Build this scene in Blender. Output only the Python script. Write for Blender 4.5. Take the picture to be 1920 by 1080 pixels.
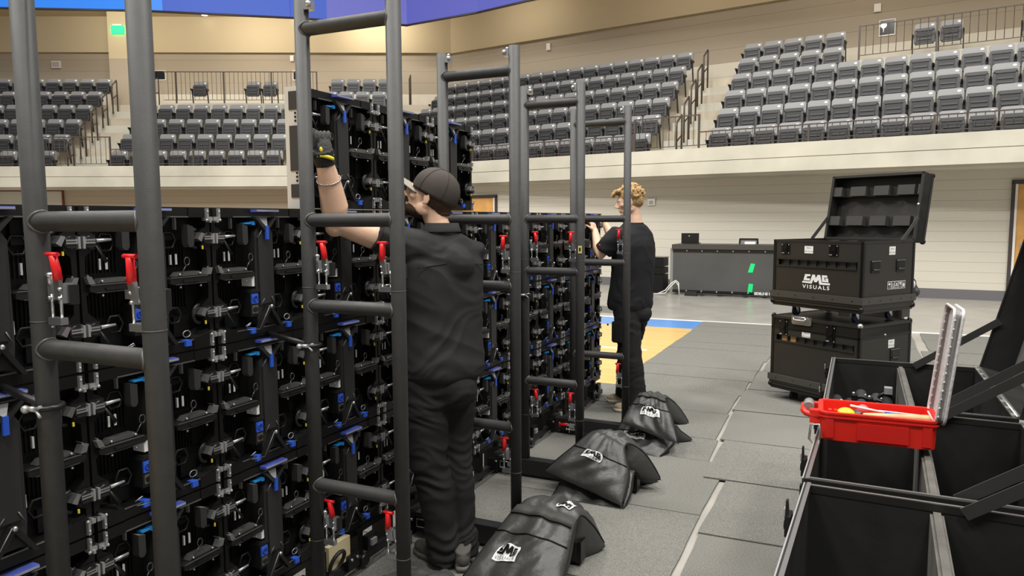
import bpy, bmesh, math, random
from mathutils import Vector, Matrix, noise, Quaternion
random.seed(7)
for o in list(bpy.data.objects): bpy.data.objects.remove(o)
SC = bpy.context.scene
COL = SC.collection
PI = math.pi

# ------------------------------------------------------------------ camera
yaw, pit, roll = 0.432166589, 0.0935759519, -0.00507415543
cyw, syw = math.cos(yaw), math.sin(yaw)
fw = Vector((-syw*math.cos(pit), cyw*math.cos(pit), -math.sin(pit)))
rt = Vector((cyw, syw, 0)); up = rt.cross(fw)
r2 = rt*math.cos(roll)+up*math.sin(roll); u2 = -rt*math.sin(roll)+up*math.cos(roll)
cam = bpy.data.objects.new('camera', bpy.data.cameras.new('camera'))
COL.objects.link(cam)
cam.matrix_world = Matrix(((r2.x, u2.x, -fw.x, 2.0669), (r2.y, u2.y, -fw.y, 0), (r2.z, u2.z, -fw.z, 1.6448), (0, 0, 0, 1)))
cam.data.sensor_width = 36; cam.data.lens = 1372.757/1920*36
cam.data.clip_start = 0.05; cam.data.clip_end = 200
SC.camera = cam

# ------------------------------------------------------------------ world, lamps, exposure
SC.view_settings.view_transform = 'Standard'
SC.view_settings.look = 'None'
SC.view_settings.gamma = 1
SC.view_settings.use_curve_mapping = False
SC.view_settings.exposure = 0.0
W = bpy.data.worlds.new('world'); SC.world = W; W.use_nodes = True
W.node_tree.nodes['Background'].inputs[0].default_value = (0.95, 0.93, 0.9, 1)
W.node_tree.nodes['Background'].inputs[1].default_value = 0.42
def area_lamp(x, y, z, e, sx=1.6, sy=1.6, tgt=None, color=(1, .972, .92)):
    l = bpy.data.lights.new('arena_or_fill_lamp', 'AREA'); l.shape = 'RECTANGLE'; l.size = sx; l.size_y = sy
    l.energy = e; l.color = color
    o = bpy.data.objects.new('arena_or_fill_lamp', l); COL.objects.link(o); o.location = (x, y, z)
    d = Vector(tgt)-Vector((x, y, z)) if tgt else Vector((0, 0, -1))
    o.rotation_euler = d.to_track_quat('-Z', 'Y').to_euler()
for (x, y) in ((-9, -2), (-3, -3), (4, -3), (9, 1), (-11, 5), (-5, 5.5), (1.5, 6), (8, 7)):
    area_lamp(x, y, 13.5, 850, 1.8, 1.8, (x-.5, y+3.2, 0))

# unseen fill lamps added behind the ring board to brighten the upper back walls
for (x, y, tx, ty, pw) in ((-19.3, 15.1, -21.8, 19.8, 75), (-15.8, 17.9, -18.0, 22.4, 75), (-12.6, 20.5, -14.2, 24.2, 55), (-8.2, 20.6, -7.6, 25.5, 22), (-3.6, 18.6, -3.0, 24.3, 45), (1.6, 17.2, 2.2, 23.2, 50), (6.5, 15.9, 7.1, 22.0, 50)):
    d_ = math.hypot(tx-x, ty-y); area_lamp(x+(tx-x)/d_*.85, y+(ty-y)/d_*.85, 8.55, pw, 2.2, .4, (tx, ty, 7.0), (1, .92, .78))
# ------------------------------------------------------------------ materials
MATS = {}
def mat(name, col, rough=.6, metal=0, spec=.5, bump=0, bscale=60, var=0, vscale=8, emit=None, estr=0, coat=0, trans=0, alpha=1):
    if name in MATS: return MATS[name]
    m = bpy.data.materials.new(name); m.use_nodes = True; nt = m.node_tree; b = nt.nodes['Principled BSDF']
    b.inputs['Base Color'].default_value = (*col, 1); b.inputs['Roughness'].default_value = rough
    b.inputs['Metallic'].default_value = metal; b.inputs['Specular IOR Level'].default_value = spec
    if coat: b.inputs['Coat Weight'].default_value = coat
    if trans: b.inputs['Transmission Weight'].default_value = trans
    if alpha < 1: b.inputs['Alpha'].default_value = alpha
    if emit: b.inputs['Emission Color'].default_value = (*emit, 1); b.inputs['Emission Strength'].default_value = estr
    tc = nt.nodes.new('ShaderNodeTexCoord')
    if var:
        n = nt.nodes.new('ShaderNodeTexNoise'); n.inputs['Scale'].default_value = vscale; n.inputs['Detail'].default_value = 5
        nt.links.new(tc.outputs['Object'], n.inputs['Vector'])
        r = nt.nodes.new('ShaderNodeValToRGB')
        r.color_ramp.elements[0].position = .3; r.color_ramp.elements[1].position = .7
        r.color_ramp.elements[0].color = (*[c*(1-var) for c in col], 1); r.color_ramp.elements[1].color = (*[min(1, c*(1+var)) for c in col], 1)
        nt.links.new(n.outputs['Fac'], r.inputs['Fac']); nt.links.new(r.outputs['Color'], b.inputs['Base Color'])
    if bump:
        n2 = nt.nodes.new('ShaderNodeTexNoise'); n2.inputs['Scale'].default_value = bscale; n2.inputs['Detail'].default_value = 4
        nt.links.new(tc.outputs['Object'], n2.inputs['Vector'])
        bp = nt.nodes.new('ShaderNodeBump'); bp.inputs['Strength'].default_value = bump; bp.inputs['Distance'].default_value = .01
        nt.links.new(n2.outputs['Fac'], bp.inputs['Height']); nt.links.new(bp.outputs['Normal'], b.inputs['Normal'])
    MATS[name] = m
    return m
M_TUBE = mat('black_powder_coat', (.043, .043, .042), .56, 0, .4, .06, 300, .1, 30)
M_BEAM = mat('beam_black', (.014, .014, .015), .5, 0, .4)
M_WELD = mat('weld_bead', (.12, .12, .115), .45, .4)
M_PLA = mat('black_plastic', (.0065, .0065, .0065), .35, 0, .4)
M_SPN = mat('spine_charcoal', (.026, .026, .026), .42, 0, .45, .06, 300)
M_PLB = mat('panel_black', (.004, .004, .004), .5, 0, .25)
M_PLC = mat('spine_black', (.011, .011, .011), .4, 0, .45, .06, 300)
M_BARM = mat('bar_black_metal', (.11, .11, .108), .28, .6, .5)
M_SIL = mat('zinc_silver', (.55, .56, .57), .28, .9, .5)
M_LOCK = mat('lock_steel', (.5, .5, .5), .38, .6, .5)
M_BLUE = mat('blue_plastic', (.03, .11, .62), .35, 0, .5)
M_BLUED = mat('blue_strip', (.07, .1, .42), .4)
M_TEAL = mat('teal_plastic', (.02, .25, .6), .4)
M_RED = mat('red_grip', (.85, .012, .015), .35)
M_WHT = mat('white_sticker', (.8, .8, .78), .6)
M_YEL = mat('yellow_mark', (.75, .62, .05), .5)
M_CASE = mat('case_laminate', (.022, .0195, .0165), .42, 0, .45, .15, 500)
M_CEDG = mat('case_edge', (.035, .033, .03), .38, .45)
M_CMET = mat('case_black_metal', (.01, .01, .01), .3, .4)
M_BUMP = mat('case_bumper', (.06, .056, .05), .42, .2, .5, .05, 50)
M_FOAM = mat('grey_foam', (.055, .052, .05), .9, 0, .2, .2, 200)
M_LINER = mat('case_liner', (.016, .016, .015), .8, 0, .25, .1, 60, .5, 5)
M_CRATE = mat('crate_liner', (.014, .014, .013), .62, 0, .35, .05, 40, .55, 4)
M_ALU = mat('aluminium_edge', (.42, .41, .39), .32, .85)
M_RBOX = mat('red_box_plastic', (.72, .022, .012), .38, 0, .5)
M_CLEAR = mat('frosted_lid', (.62, .6, .6), .25, 0, .6, .3, 60)
M_RUB = mat('rubber_black', (.01, .01, .01), .6)
M_SKIN = mat('skin', (.78, .51, .36), .5, 0, .4, .05, 120, .08, 12)
M_SKIN.node_tree.nodes['Principled BSDF'].inputs['Subsurface Weight'].default_value = .12
M_SKIN.node_tree.nodes['Principled BSDF'].inputs['Subsurface Radius'].default_value = (.02, .008, .004)
M_SHIRT = mat('shirt_black', (.027, .027, .027), .8, 0, .25, .15, 700)
M_TEE = mat('tee_black', (.018, .018, .02), .85, 0, .2, .1, 700)
M_JEAN = mat('jeans_black', (.019, .0185, .019), .85, 0, .2, .2, 900)
M_CAP = mat('cap_charcoal', (.07, .06, .054), .85, 0, .2, .2, 900)
M_CAPB = mat('cap_brim_grey', (.27, .245, .21), .8)
M_HAIRD = mat('hair_brown', (.04, .025, .015), .8, 0, .3, .5, 200)
M_HAIRB = mat('hair_blond', (.42, .27, .12), .7, 0, .4, .8, 90, .45, 40)
M_SHOE = mat('shoe_beige', (.5, .4, .29), .8, 0, .3, .3, 60, .2, 30)
M_SOLE = mat('shoe_sole', (.75, .68, .5), .7)
M_SHOEG = mat('shoe_grey', (.075, .068, .06), .8)
M_GLOVE = mat('glove_grey', (.09, .088, .085), .8, 0, .3, .3, 200)
M_GLOVEB = mat('glove_black', (.015, .015, .015), .8)
M_BAG = mat('bag_nylon', (.042, .042, .04), .44, 0, .5, .55, 17)
M_STRAP = mat('bag_strap', (.045, .043, .038), .7)
M_SEATB = mat('seat_back_grey', (.225, .225, .228), .38, 0, .5)
M_SEATP = mat('seat_pan_grey', (.04, .04, .043), .42, 0, .5)
M_SEATS = mat('seat_stand_black', (.012, .012, .013), .5)
M_CONC = mat('concrete', (.53, .505, .425), .8, 0, .3, .15, 30, .16, .9)
M_STEP = mat('concrete_step', (.52, .46, .36), .8, 0, .3, .2, 30, .14, 1.5)
M_CREAM = mat('painted_block_cream', (.6, .555, .465), .75, 0, .3, .05, 30)
M_TAUPE = mat('painted_block_taupe', (.37, .315, .24), .75, 0, .3, .05, 30)
M_TAN = mat('painted_gypsum_tan', (.52, .435, .285), .8)
M_LOWL = mat('painted_block_left_shade', (.5, .41, .31), .75, 0, .3, .05, 30)  # low wall colour darkened to tan to paint in the left side's shade
M_LOWW = mat('painted_block_low', (.6, .565, .485), .75, 0, .3, .05, 30)
M_BASEB = mat('rubber_base', (.13, .125, .135), .6)
M_RAIL = mat('rail_brown', (.075, .06, .052), .45, .2)
M_RBLUE = mat('ring_blue', (.015, .07, .42), .5, emit=(.01, .06, .45), estr=.35)
M_RLBLUE = mat('ring_light_blue', (.02, .2, .75), .5, emit=(.01, .17, .8), estr=.35)
M_RPURP = mat('ring_purple', (.09, .1, .42), .5, emit=(.08, .09, .42), estr=.35)
M_DOOR = mat('door_oak', (.62, .33, .1), .5, 0, .4, .05, 30, .12, 6)
M_DFRAME = mat('door_frame', (.045, .035, .035), .5)
M_GREEN = mat('exit_green', (.0, .5, .12), .5, emit=(.0, 1, .16), estr=2.6)
M_LAMP = mat('downlight_lens', (.9, .9, .9), .5, emit=(1, .98, .92), estr=5)
M_WPL = mat('white_box', (.75, .73, .68), .5)
M_BLKG = mat('black_glass', (.004, .004, .005), .15)
M_TABLE = mat('table_screen', (.07, .07, .068), .35, 0, .5, 0, 1, .12, 1.3)
M_TAPEG = mat('green_tape', (0, .62, .18), .6, emit=(0, .6, .15), estr=.15)
M_WOODH = mat('wood_handle', (.62, .42, .2), .5, 0, .4, 0, 1, .15, 30)
M_PIPE = mat('grey_pipe', (.055, .055, .053), .45, .1)
M_CARPET = mat('mat_carpet', (.19, .187, .17), .95, 0, .15, .5, 300, .34, 150)
M_CARPET2 = mat('mat_carpet_underside', (.33, .32, .28), .9)

# arena floor: sealed concrete-grey sport surface with soft stains
def floor_mat():
    m = mat('arena_floor_grey', (.36, .345, .31), .28, 0, .5, .03, 20, .13, 2.2); return m
def maple_mat():
    m = bpy.data.materials.new('maple_court'); m.use_nodes = True; nt = m.node_tree; b = nt.nodes['Principled BSDF']
    tc = nt.nodes.new('ShaderNodeTexCoord'); mp = nt.nodes.new('ShaderNodeMapping'); mp.inputs['Rotation'].default_value = (0, 0, 0)
    br = nt.nodes.new('ShaderNodeTexBrick'); br.inputs['Color1'].default_value = (.74, .5, .17, 1); br.inputs['Color2'].default_value = (.66, .43, .14, 1)
    br.inputs['Mortar'].default_value = (.5, .32, .1, 1); br.inputs['Scale'].default_value = 1
    br.inputs['Mortar Size'].default_value = .0016; br.inputs['Brick Width'].default_value = 1.1; br.inputs['Row Height'].default_value = .058
    nt.links.new(tc.outputs['Object'], mp.inputs[0]); nt.links.new(mp.outputs[0], br.inputs['Vector']); nt.links.new(br.outputs['Color'], b.inputs['Base Color'])
    b.inputs['Roughness'].default_value = .25
    return m
M_FLOOR = floor_mat(); M_MAPLE = maple_mat()
M_CBLUE = mat('court_blue', (.09, .28, .68), .25); M_CWHITE = mat('court_white', (.85, .85, .82), .3)

# ------------------------------------------------------------------ geometry helpers
class MB:
    def __init__(s): s.v = []; s.f = []; s.sm = []
    def add(s, vs, fs, smooth=False, M=None):
        n = len(s.v)
        for p in vs:
            p = Vector(p)
            if M is not None: p = M @ p
            s.v.append(p[:])
        for f in fs: s.f.append([i+n for i in f]); s.sm.append(smooth)
        return s
    def box(s, x0, x1, y0, y1, z0, z1, M=None, ch=0):
        if ch:
            c = ch; pts = [(x0+c, y0), (x1-c, y0), (x1, y0+c), (x1, y1-c), (x1-c, y1), (x0+c, y1), (x0, y1-c), (x0, y0+c)]
            return s.prism(pts, z0, z1, 'z', M)
        vs = [(x, y, z) for z in (z0, z1) for y in (y0, y1) for x in (x0, x1)]
        return s.add(vs, [(0, 2, 3, 1), (4, 5, 7, 6), (0, 1, 5, 4), (2, 6, 7, 3), (0, 4, 6, 2), (1, 3, 7, 5)], M=M)
    def prism(s, poly, a, b, axis='y', M=None):
        # poly of 2D points extruded along axis between a and b
        def P(p, t): return {'y': (p[0], t, p[1]), 'z': (p[0], p[1], t), 'x': (t, p[0], p[1])}[axis]
        n = len(poly); vs = [P(p, a) for p in poly]+[P(p, b) for p in poly]
        fs = [tuple(range(n)), tuple(range(2*n-1, n-1, -1))]+[(i, n+i, n+(i+1) % n, (i+1) % n) for i in range(n)]
        return s.add(vs, fs, M=M)
    def cyl(s, p0, p1, r0, r1=None, n=12, caps=True, M=None):
        p0 = Vector(p0); p1 = Vector(p1); r1 = r0 if r1 is None else r1
        d = (p1-p0).normalized(); a = d.orthogonal().normalized(); b = d.cross(a)
        vs = [p+a*(r*math.cos(2*PI*i/n))+b*(r*math.sin(2*PI*i/n)) for p, r in ((p0, r0), (p1, r1)) for i in range(n)]
        s.add(vs, [(i, (i+1) % n, n+(i+1) % n, n+i) for i in range(n)], True, M)
        if caps:
            s.add(vs[:n], [tuple(range(n-1, -1, -1))], False, M); s.add(vs[n:], [tuple(range(n))], False, M)
        return s
    def tube(s, pts, r, n=8, M=None, closed=False, flat=1):
        pts = [Vector(p) for p in pts]; rings = []; m = len(pts); ref = None
        for i, p in enumerate(pts):
            if closed: d = (pts[(i+1) % m]-pts[i-1]).normalized()
            else: d = (pts[min(i+1, m-1)]-pts[max(i-1, 0)]).normalized()
            if ref is None: ref = d.orthogonal().normalized()
            a = (ref-d*ref.dot(d)).normalized(); ref = a; b = d.cross(a)
            rr = r[i] if isinstance(r, (list, tuple)) else r
            rings.append([p+a*(rr*math.cos(2*PI*k/n))+b*(rr*flat*math.sin(2*PI*k/n)) for k in range(n)])
        vs = [v for g in rings for v in g]; fs = []
        for i in range(m if closed else m-1):
            j = (i+1) % m
            for k in range(n): fs.append((i*n+k, i*n+(k+1) % n, j*n+(k+1) % n, j*n+k))
        s.add(vs, fs, True, M)
        if not closed:
            s.add(rings[0], [tuple(range(n-1, -1, -1))], False, M); s.add(rings[-1], [tuple(range(n))], False, M)
        return s
    def ball(s, c, r, n=10, m=7, M=None, R=None):
        c = Vector(c); r = Vector(r) if isinstance(r, (tuple, list, Vector)) else Vector((r, r, r))
        vs = []; R = R or Matrix.Identity(3)
        for j in range(m+1):
            t = PI*j/m
            for i in range(n):
                q = 2*PI*i/n; vs.append(c+R @ Vector((r.x*math.sin(t)*math.cos(q), r.y*math.sin(t)*math.sin(q), r.z*math.cos(t))))
        fs = [(j*n+i, (j+1)*n+i, (j+1)*n+(i+1) % n, j*n+(i+1) % n) for j in range(m) for i in range(n)]
        return s.add(vs, fs, True, M)
    def loft(s, rings, M=None, caps=True):
        n = len(rings[0]); vs = [v for g in rings for v in g]
        fs = [(i*n+k, i*n+(k+1) % n, (i+1)*n+(k+1) % n, (i+1)*n+k) for i in range(len(rings)-1) for k in range(n)]
        s.add(vs, fs, True, M)
        if caps: s.add(rings[0], [tuple(range(n-1, -1, -1))], True, M); s.add(rings[-1], [tuple(range(n))], True, M)
        return s
    def mesh(s, name):
        me = bpy.data.meshes.new(name); me.from_pydata(s.v, [], s.f); 
        for p, q in zip(me.polygons, s.sm): p.use_smooth = q
        bm = bmesh.new(); bm.from_mesh(me); bmesh.ops.remove_doubles(bm, verts=bm.verts, dist=1e-6)
        bmesh.ops.recalc_face_normals(bm, faces=bm.faces); bm.to_mesh(me); bm.free()
        return me
    def build(s, name, m, parent=None, loc=None, rz=None):
        return obj(name, s.mesh(name), m, parent, loc, rz)
def obj(name, me, m, parent=None, loc=None, rz=None):
    o = bpy.data.objects.new(name, me); COL.objects.link(o)
    if m is not None:
        me.materials.clear(); me.materials.append(m)
    if parent is not None: o.parent = parent
    if loc is not None: o.location = loc
    if rz is not None: o.rotation_euler = (0, 0, rz)
    return o
def thing(name, label, cat, loc=(0, 0, 0), rz=0, group=None):
    o = bpy.data.objects.new(name, None); COL.objects.link(o); o.empty_display_size = .1
    o.location = loc; o.rotation_euler = (0, 0, rz); return tag(o, label, cat, group)
def tag(o, label=None, cat=None, group=None):
    if label: o['label'] = label
    if cat: o['category'] = cat
    if group: o['group'] = group
    return o
def struct(o): o['kind'] = 'structure'; return o
KIDS = {}
def copy_tree(o, parent=None):
    c = o.copy(); COL.objects.link(c)
    if parent is not None: c.parent = parent
    if o.name not in KIDS: KIDS[o.name] = list(o.children)
    for ch in KIDS[o.name]: copy_tree(ch, c)
    return c
def bevel_mesh(me, w, seg=1):
    bm = bmesh.new(); bm.from_mesh(me)
    bmesh.ops.bevel(bm, geom=list(bm.edges), offset=w, segments=seg, affect='EDGES', clamp_overlap=True)
    bm.to_mesh(me); bm.free(); return me
def remeshed(mb, name, vox, smooth_it=4, fac=.5, post=None):
    me = bpy.data.meshes.new('tmp'); me.from_pydata(mb.v, [], mb.f)
    o = bpy.data.objects.new('tmp', me); COL.objects.link(o)
    md = o.modifiers.new('r', 'REMESH'); md.mode = 'VOXEL'; md.voxel_size = vox; md.use_smooth_shade = True
    if smooth_it: sm = o.modifiers.new('s', 'SMOOTH'); sm.iterations = smooth_it; sm.factor = fac
    dg = bpy.context.evaluated_depsgraph_get(); dg.update()
    ev = bpy.data.meshes.new_from_object(o.evaluated_get(dg))
    bpy.data.objects.remove(o); bpy.data.meshes.remove(me)
    ev.name = name
    if post:
        ns = [v.normal.copy() for v in ev.vertices]
        for v, n in zip(ev.vertices, ns): v.co = v.co+n*post(v.co.copy(), n)
    for p in ev.polygons: p.use_smooth = True
    return ev
def text_polys(body, size, bold=0.0, spacing=1.0):
    cu = bpy.data.curves.new('t', 'FONT'); cu.body = body; cu.size = size; cu.align_x = 'CENTER'; cu.align_y = 'CENTER'; cu.offset = bold; cu.space_character = spacing; cu.resolution_u = 3
    o = bpy.data.objects.new('t', cu); COL.objects.link(o)
    dg = bpy.context.evaluated_depsgraph_get(); dg.update()
    me = bpy.data.meshes.new_from_object(o.evaluated_get(dg))
    vs = [v.co[:2] for v in me.vertices]; fs = [list(p.vertices) for p in me.polygons]
    bpy.data.objects.remove(o); bpy.data.curves.remove(cu); bpy.data.meshes.remove(me)
    return vs, fs
def flat_obj(name, vs, fs, fn, m, parent):
    me = bpy.data.meshes.new(name); me.from_pydata([fn(*v)[:] if not isinstance(fn(*v), tuple) else fn(*v) for v in vs], [], fs)
    return obj(name, me, m, parent)
# the company logo, unit width, centred, y up
LOGO_PX = [[(400, 500), (477, 503), (472, 533), (431, 530), (421, 563), (470, 566), (466, 600), (381, 592)],
 [(368, 604), (472, 612), (500, 506), (536, 508), (549, 562), (571, 510), (607, 512), (630, 625), (738, 632), (740, 662), (598, 655), (585, 585), (562, 622), (532, 620), (516, 580), (497, 643), (362, 630)],
 [(628, 514), (698, 518), (706, 550), (660, 546), (667, 588), (690, 590), (688, 580), (676, 579), (673, 558), (712, 562), (720, 618), (634, 612)]]
def logo_geo(bold=.004, sp=1.35):
    vs = []; fs = []
    for poly in LOGO_PX:
        n = len(vs); vs += [((x-552)/375, (610-(y-(x-552)*.06))/375) for x, y in poly]; fs.append(list(range(n, len(vs))))
    tv, tf = text_polys('VISUALS', .19, bold, sp)
    w = max(v[0] for v in tv)-min(v[0] for v in tv); k = .98/w
    n = len(vs); vs += [(v[0]*k, v[1]*min(k, 1.1)-.24) for v in tv]; fs += [[i+n for i in f] for f in tf]
    return vs, fs
LOGO = logo_geo()
# ================================================================== SETTING
def rot2(a): return Vector((math.cos(a), math.sin(a), 0)), Vector((-math.sin(a), math.cos(a), 0))
aL = math.radians(26.5); aR = math.radians(-8.7)
dL, nL = rot2(aL); dR, nR = rot2(aR)
PL = Vector((-12.265, 16.145, 0)); PR = Vector((.042, 16.216, 0))
ML = Matrix(((dL.x, nL.x, 0, PL.x), (dL.y, nL.y, 0, PL.y), (0, 0, 1, 0), (0, 0, 0, 1)))   # local: t along, s back, z
MR = Matrix(((dR.x, nR.x, 0, PR.x), (dR.y, nR.y, 0, PR.y), (0, 0, 1, 0), (0, 0, 0, 1)))
# corner parameter of both sides at offset s
def corner(s1, s2):
    a = dL.x; b = -dR.x; c = dL.y; d = -dR.y; e = (PR+nR*s2-PL-nL*s1)
    det = a*d-b*c; return ((e.x*d-b*e.y)/det, (a*e.y-c*e.x)/det)
f = MB().box(-45, 30, -25, 40, -.1, 0).build('floor', M_FLOOR); struct(f)
c = MB().box(-14, 0.35, -12, 10.95, 0, .003).build('court_wood_floor', M_MAPLE); struct(c)
c = MB().box(-14, .35, 10.95, 11.78, 0, .003).build('trim_1', M_CBLUE); struct(c)
c = MB().box(-14, 12, 11.78, 11.9, 0, .0035).build('trim_2', M_CWHITE); struct(c)
c = MB().box(-4, -.2, 8.9, 8.98, .003, .0045).build('trim_3', M_CWHITE); struct(c)

# low wall beneath the stands, block courses as separate parts
def low_wall(name, P0, ang, t0, t1, m, courses=13, hc=.2035, base=True):
    root = thing(name, None, None, P0, math.radians(ang)); struct(root)
    MB().box(t0, t1, .03, .25, 0, 2.75).build('wall_core', m, root)
    z = .14
    k = 0
    while z < 2.72:
        z1 = min(z+hc, 2.74)
        MB().box(t0, t1, 0, .035, z+.0015, z1-.0015).build('block_course', m, root); z += hc; k += 1
    if base: MB().box(t0, t1, -.012, .0, 0, .2).build('rubber_base', M_BASEB, root)
    return root
low_wall('wall_right', (4.068, 17.034, 0), -4, -12.5, 9, M_LOWW)
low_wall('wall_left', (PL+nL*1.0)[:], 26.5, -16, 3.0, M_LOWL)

def side(Mx, name, t0, t1, sback, zs):
    """stand on one side: fascia beams, tiers"""
    c = MB().box(t0, t1, 0, .22, 2.6, 2.872, Mx); c.box(t0, t1, .03, .22, 2.86, 2.9, Mx); c.box(t0, t1, 0, .22, 2.885, 3.17, Mx)
    struct(c.build('fascia_'+name, M_CONC))
    c = MB().box(t0, t1, .1, sback, 2.55, 2.62, Mx); struct(c.build('stand_underside_'+name, M_CONC))
RISE = .548; RISER = .527; DEP = .8
side(ML, 'left', -16, corner(0, 0)[0], 6.5, 0); side(MR, 'right', corner(0, 0)[1], 13, 6.5, 0)
def terrace(Mx, nm, t0, t1, rise, s_end):
    for i in range(6):
        z = 2.72+rise*i; s0 = .22+DEP*i-.1; s1 = s0+DEP if i < 5 else s_end
        c0 = corner(s0, s0)[0 if nm == 'left' else 1]
        a, b = (t0, c0) if nm == 'left' else (c0, t1)
        struct(MB().box(a, b, s0, s1+.05, z-(.6 if i else .09), z, Mx).build('seating_tier_'+nm, M_STEP))
terrace(ML, 'left', -16, 0, RISE, 6.4); terrace(MR, 'right', 0, 13, RISER, 6.4)
def aisle(Mx, nm, tc0, tc1, w, rise, drop=.0):
    # half steps between tiers, drifting along t like the seat blocks
    for i in range(6):
        f = i/5; a = tc0+(tc1-tc0)*f
        z = 2.72+rise*i; s0 = .22+DEP*i-.1
        if i: struct(MB().box(a-w/2, a+w/2, s0-.4, s0, z-rise, z-rise/2, Mx).build('aisle_step', M_CONC))
aisle(ML, 'left', -5.85, -6.2, 1.1, RISE); aisle(MR, 'right', -1.65, -2.1, 1.1, RISER); aisle(ML, 'left', 3.0, 3.0, 1.1, RISE)
# raised platforms for accessible seats
def platform(Mx, t0, t1, z1):
    struct(MB().box(t0, t1, 3.92, 6.4, 2.8, z1, Mx).build('seating_platform', M_CONC))
ZPL = 2.72+RISE*5+.02; ZPR = 2.72+RISER*5+.05
platform(ML, -4.95, .28, ZPL); platform(MR, 1.42, 13, ZPR)

# upper back walls: taupe blocks over a cream band, gypsum bulkhead, ceiling
SL, SR = 6.35, 5.75
cL, cR = corner(SL, SR)
def back_wall(Mx, nm, t0, t1, s, zb, zsof, ztop):
    root = thing('wall_back_'+nm, None, None); struct(root)
    MB().box(t0, t1, s+.04, s+.3, zb-.3, zsof+.2, Mx).build('wall_core', M_TAUPE, root)
    z = zb; k = 0
    while z < zsof+.05:
        m = M_CREAM if z < zb+.55 else M_TAUPE
        MB().box(t0, t1, s, s+.045, z+.002, z+.4-.002, Mx).build('block_course', m, root); z += .4
    MB().box(t0, t1, s-.12, s+.3, zsof, ztop+.4, Mx).build('bulkhead', M_TAN, root)
back_wall(ML, 'left', -16, cL+.2, SL, ZPL-.1, 7.62, 8.95)
back_wall(MR, 'right', cR-.2, 13, SR, ZPR-.1, 7.6, 8.95)
# ceiling over the upper stand
def W2(Mx, t, s, z): return (Mx @ Vector((t, s, z)))[:]
ci = MB()
for Mx, a, b, s in ((ML, -16, cL+3, SL), (MR, cR-3, 13, SR)):
    pass
blue = [(-27.5, 14.0), (-24.469, 16.053), (-20.377, 18.391), (-16.446, 21.279), (-13.226, 23.984), (-10.014, 23.624), (-7.319, 22.97), (4, 19.2), (14, 15.5)]
back = [Vector(W2(ML, -16, SL, 0)), Vector(W2(ML, cL, SL, 0)), Vector(W2(MR, 13, SR, 0))]
fr = [Vector((2.0669+(x-2.0669)*.8874, y*.8874, 0)) for x, y in blue]
if True:
    poly = [(v.x, v.y) for v in fr]+[(v.x+.3, v.y+.6) for v in reversed(back)]
    struct(MB().prism(poly, 8.85, 9.0, 'z').build('ceiling', M_TAN))
segm = [M_RLBLUE, M_RLBLUE, M_RLBLUE, M_RBLUE, M_RPURP, M_RPURP, M_RPURP, M_RPURP]
rb = struct(thing('ring_board', None, None))
for i in range(len(fr)-1):
    a, b = fr[i], fr[i+1]
    if i == 3:   # the colour changes part way along this face
        cuts = [(0, .3, M_RBLUE), (.3, 1, M_RPURP)]
    elif i == 2: cuts = [(0, .13, M_RLBLUE), (.13, 1, M_RBLUE)]
    else: cuts = [(0, 1, segm[i])]
    n = Vector((b.y-a.y, a.x-b.x, 0)).normalized()*.12
    for t0, t1, m in cuts:
        p = a.lerp(b, t0); q = a.lerp(b, t1)
        MB().add([p+Vector((0, 0, 8.045)), q+Vector((0, 0, 8.045)), q+Vector((0, 0, 9.3)), p+Vector((0, 0, 9.3)),
                  p+n+Vector((0, 0, 8.045)), q+n+Vector((0, 0, 8.045)), q+n+Vector((0, 0, 9.3)), p+n+Vector((0, 0, 9.3))],
                 [(0, 1, 2, 3), (7, 6, 5, 4), (0, 4, 5, 1), (3, 2, 6, 7), (0, 3, 7, 4), (1, 5, 6, 2)]).build('board_face', m, rb)
    MB().tube([a+n*1.05+Vector((0, 0, 8.035)), b+n*1.05+Vector((0, 0, 8.035))], .035, 6).build('board_lip', M_DFRAME, rb)
# pilaster on the left back wall
tp = -7.05
pil = struct(thing('pilaster', None, None))
MB().box(tp-.42, tp+.42, SL-.85, SL+.05, ZPL-.05, 7.25, ML).build('shaft', M_TAUPE, pil)
MB().box(tp-.42, tp+.42, SL-.85, SL+.05, 7.25, 8.86, ML).build('shaft_top', M_TAN, pil)
def exit_sign(Mx, t, s, z, label):
    r = thing('exit_sign', label, 'sign', W2(Mx, t, s, z), aL if Mx is ML else aR, 'green exit signs')
    MB().box(-.21, .21, -.06, 0, -.13, .13).build('housing', M_GREEN, r)
    vs, fs = text_polys('EXIT', .2, .004)
    flat_obj('lettering', vs, fs, lambda x, y: (x, -.064, y), mat('exit_letter', (0, .3, .08), .5, emit=(.05, .75, .2), estr=1.2), r)
    MB().box(-.15, .15, -.05, .0, .14, .19).build('bracket', M_WPL, r)
exit_sign(ML, tp-.05, SL-.87, 8.2, 'glowing green exit sign on the tan pilaster at upper left')
exit_sign(MR, .42, SR-.16, 8.62, 'glowing green exit sign at the top edge above the right stand')
# small fixtures on the back walls
def fixture(name, Mx, ang, t, s, z, w, h, d, m, label, cat, m2=None):
    r = thing(name, label, cat, W2(Mx, t, s, z), ang)
    MB().box(-w/2, w/2, -d, 0, -h/2, h/2).build('housing', m, r)
    MB().box(-w/2+.03, w/2-.03, -d-.012, -d, -h/2+.03, h/2-.03).build('front_plate', m2 or m, r)
M_GREYB = mat('grey_grille', (.4, .38, .34), .6)
fixture('wall_speaker', ML, aL, -9.72, SL-.01, 7.2, .3, .24, .08, M_WPL, 'small white speaker box on the back wall at far left', 'speaker', M_GREYB)
fixture('strobe_light', ML, aL, -1.41, SL-.01, 7.43, .12, .2, .06, M_WPL, 'small white strobe box on left back wall behind the tall frame post', 'alarm')
fixture('strobe_light', MR, aR, -8.21, SR-.01, 7.32, .14, .22, .06, M_WPL, 'small white strobe box on the right back wall left of centre', 'alarm')
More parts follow.
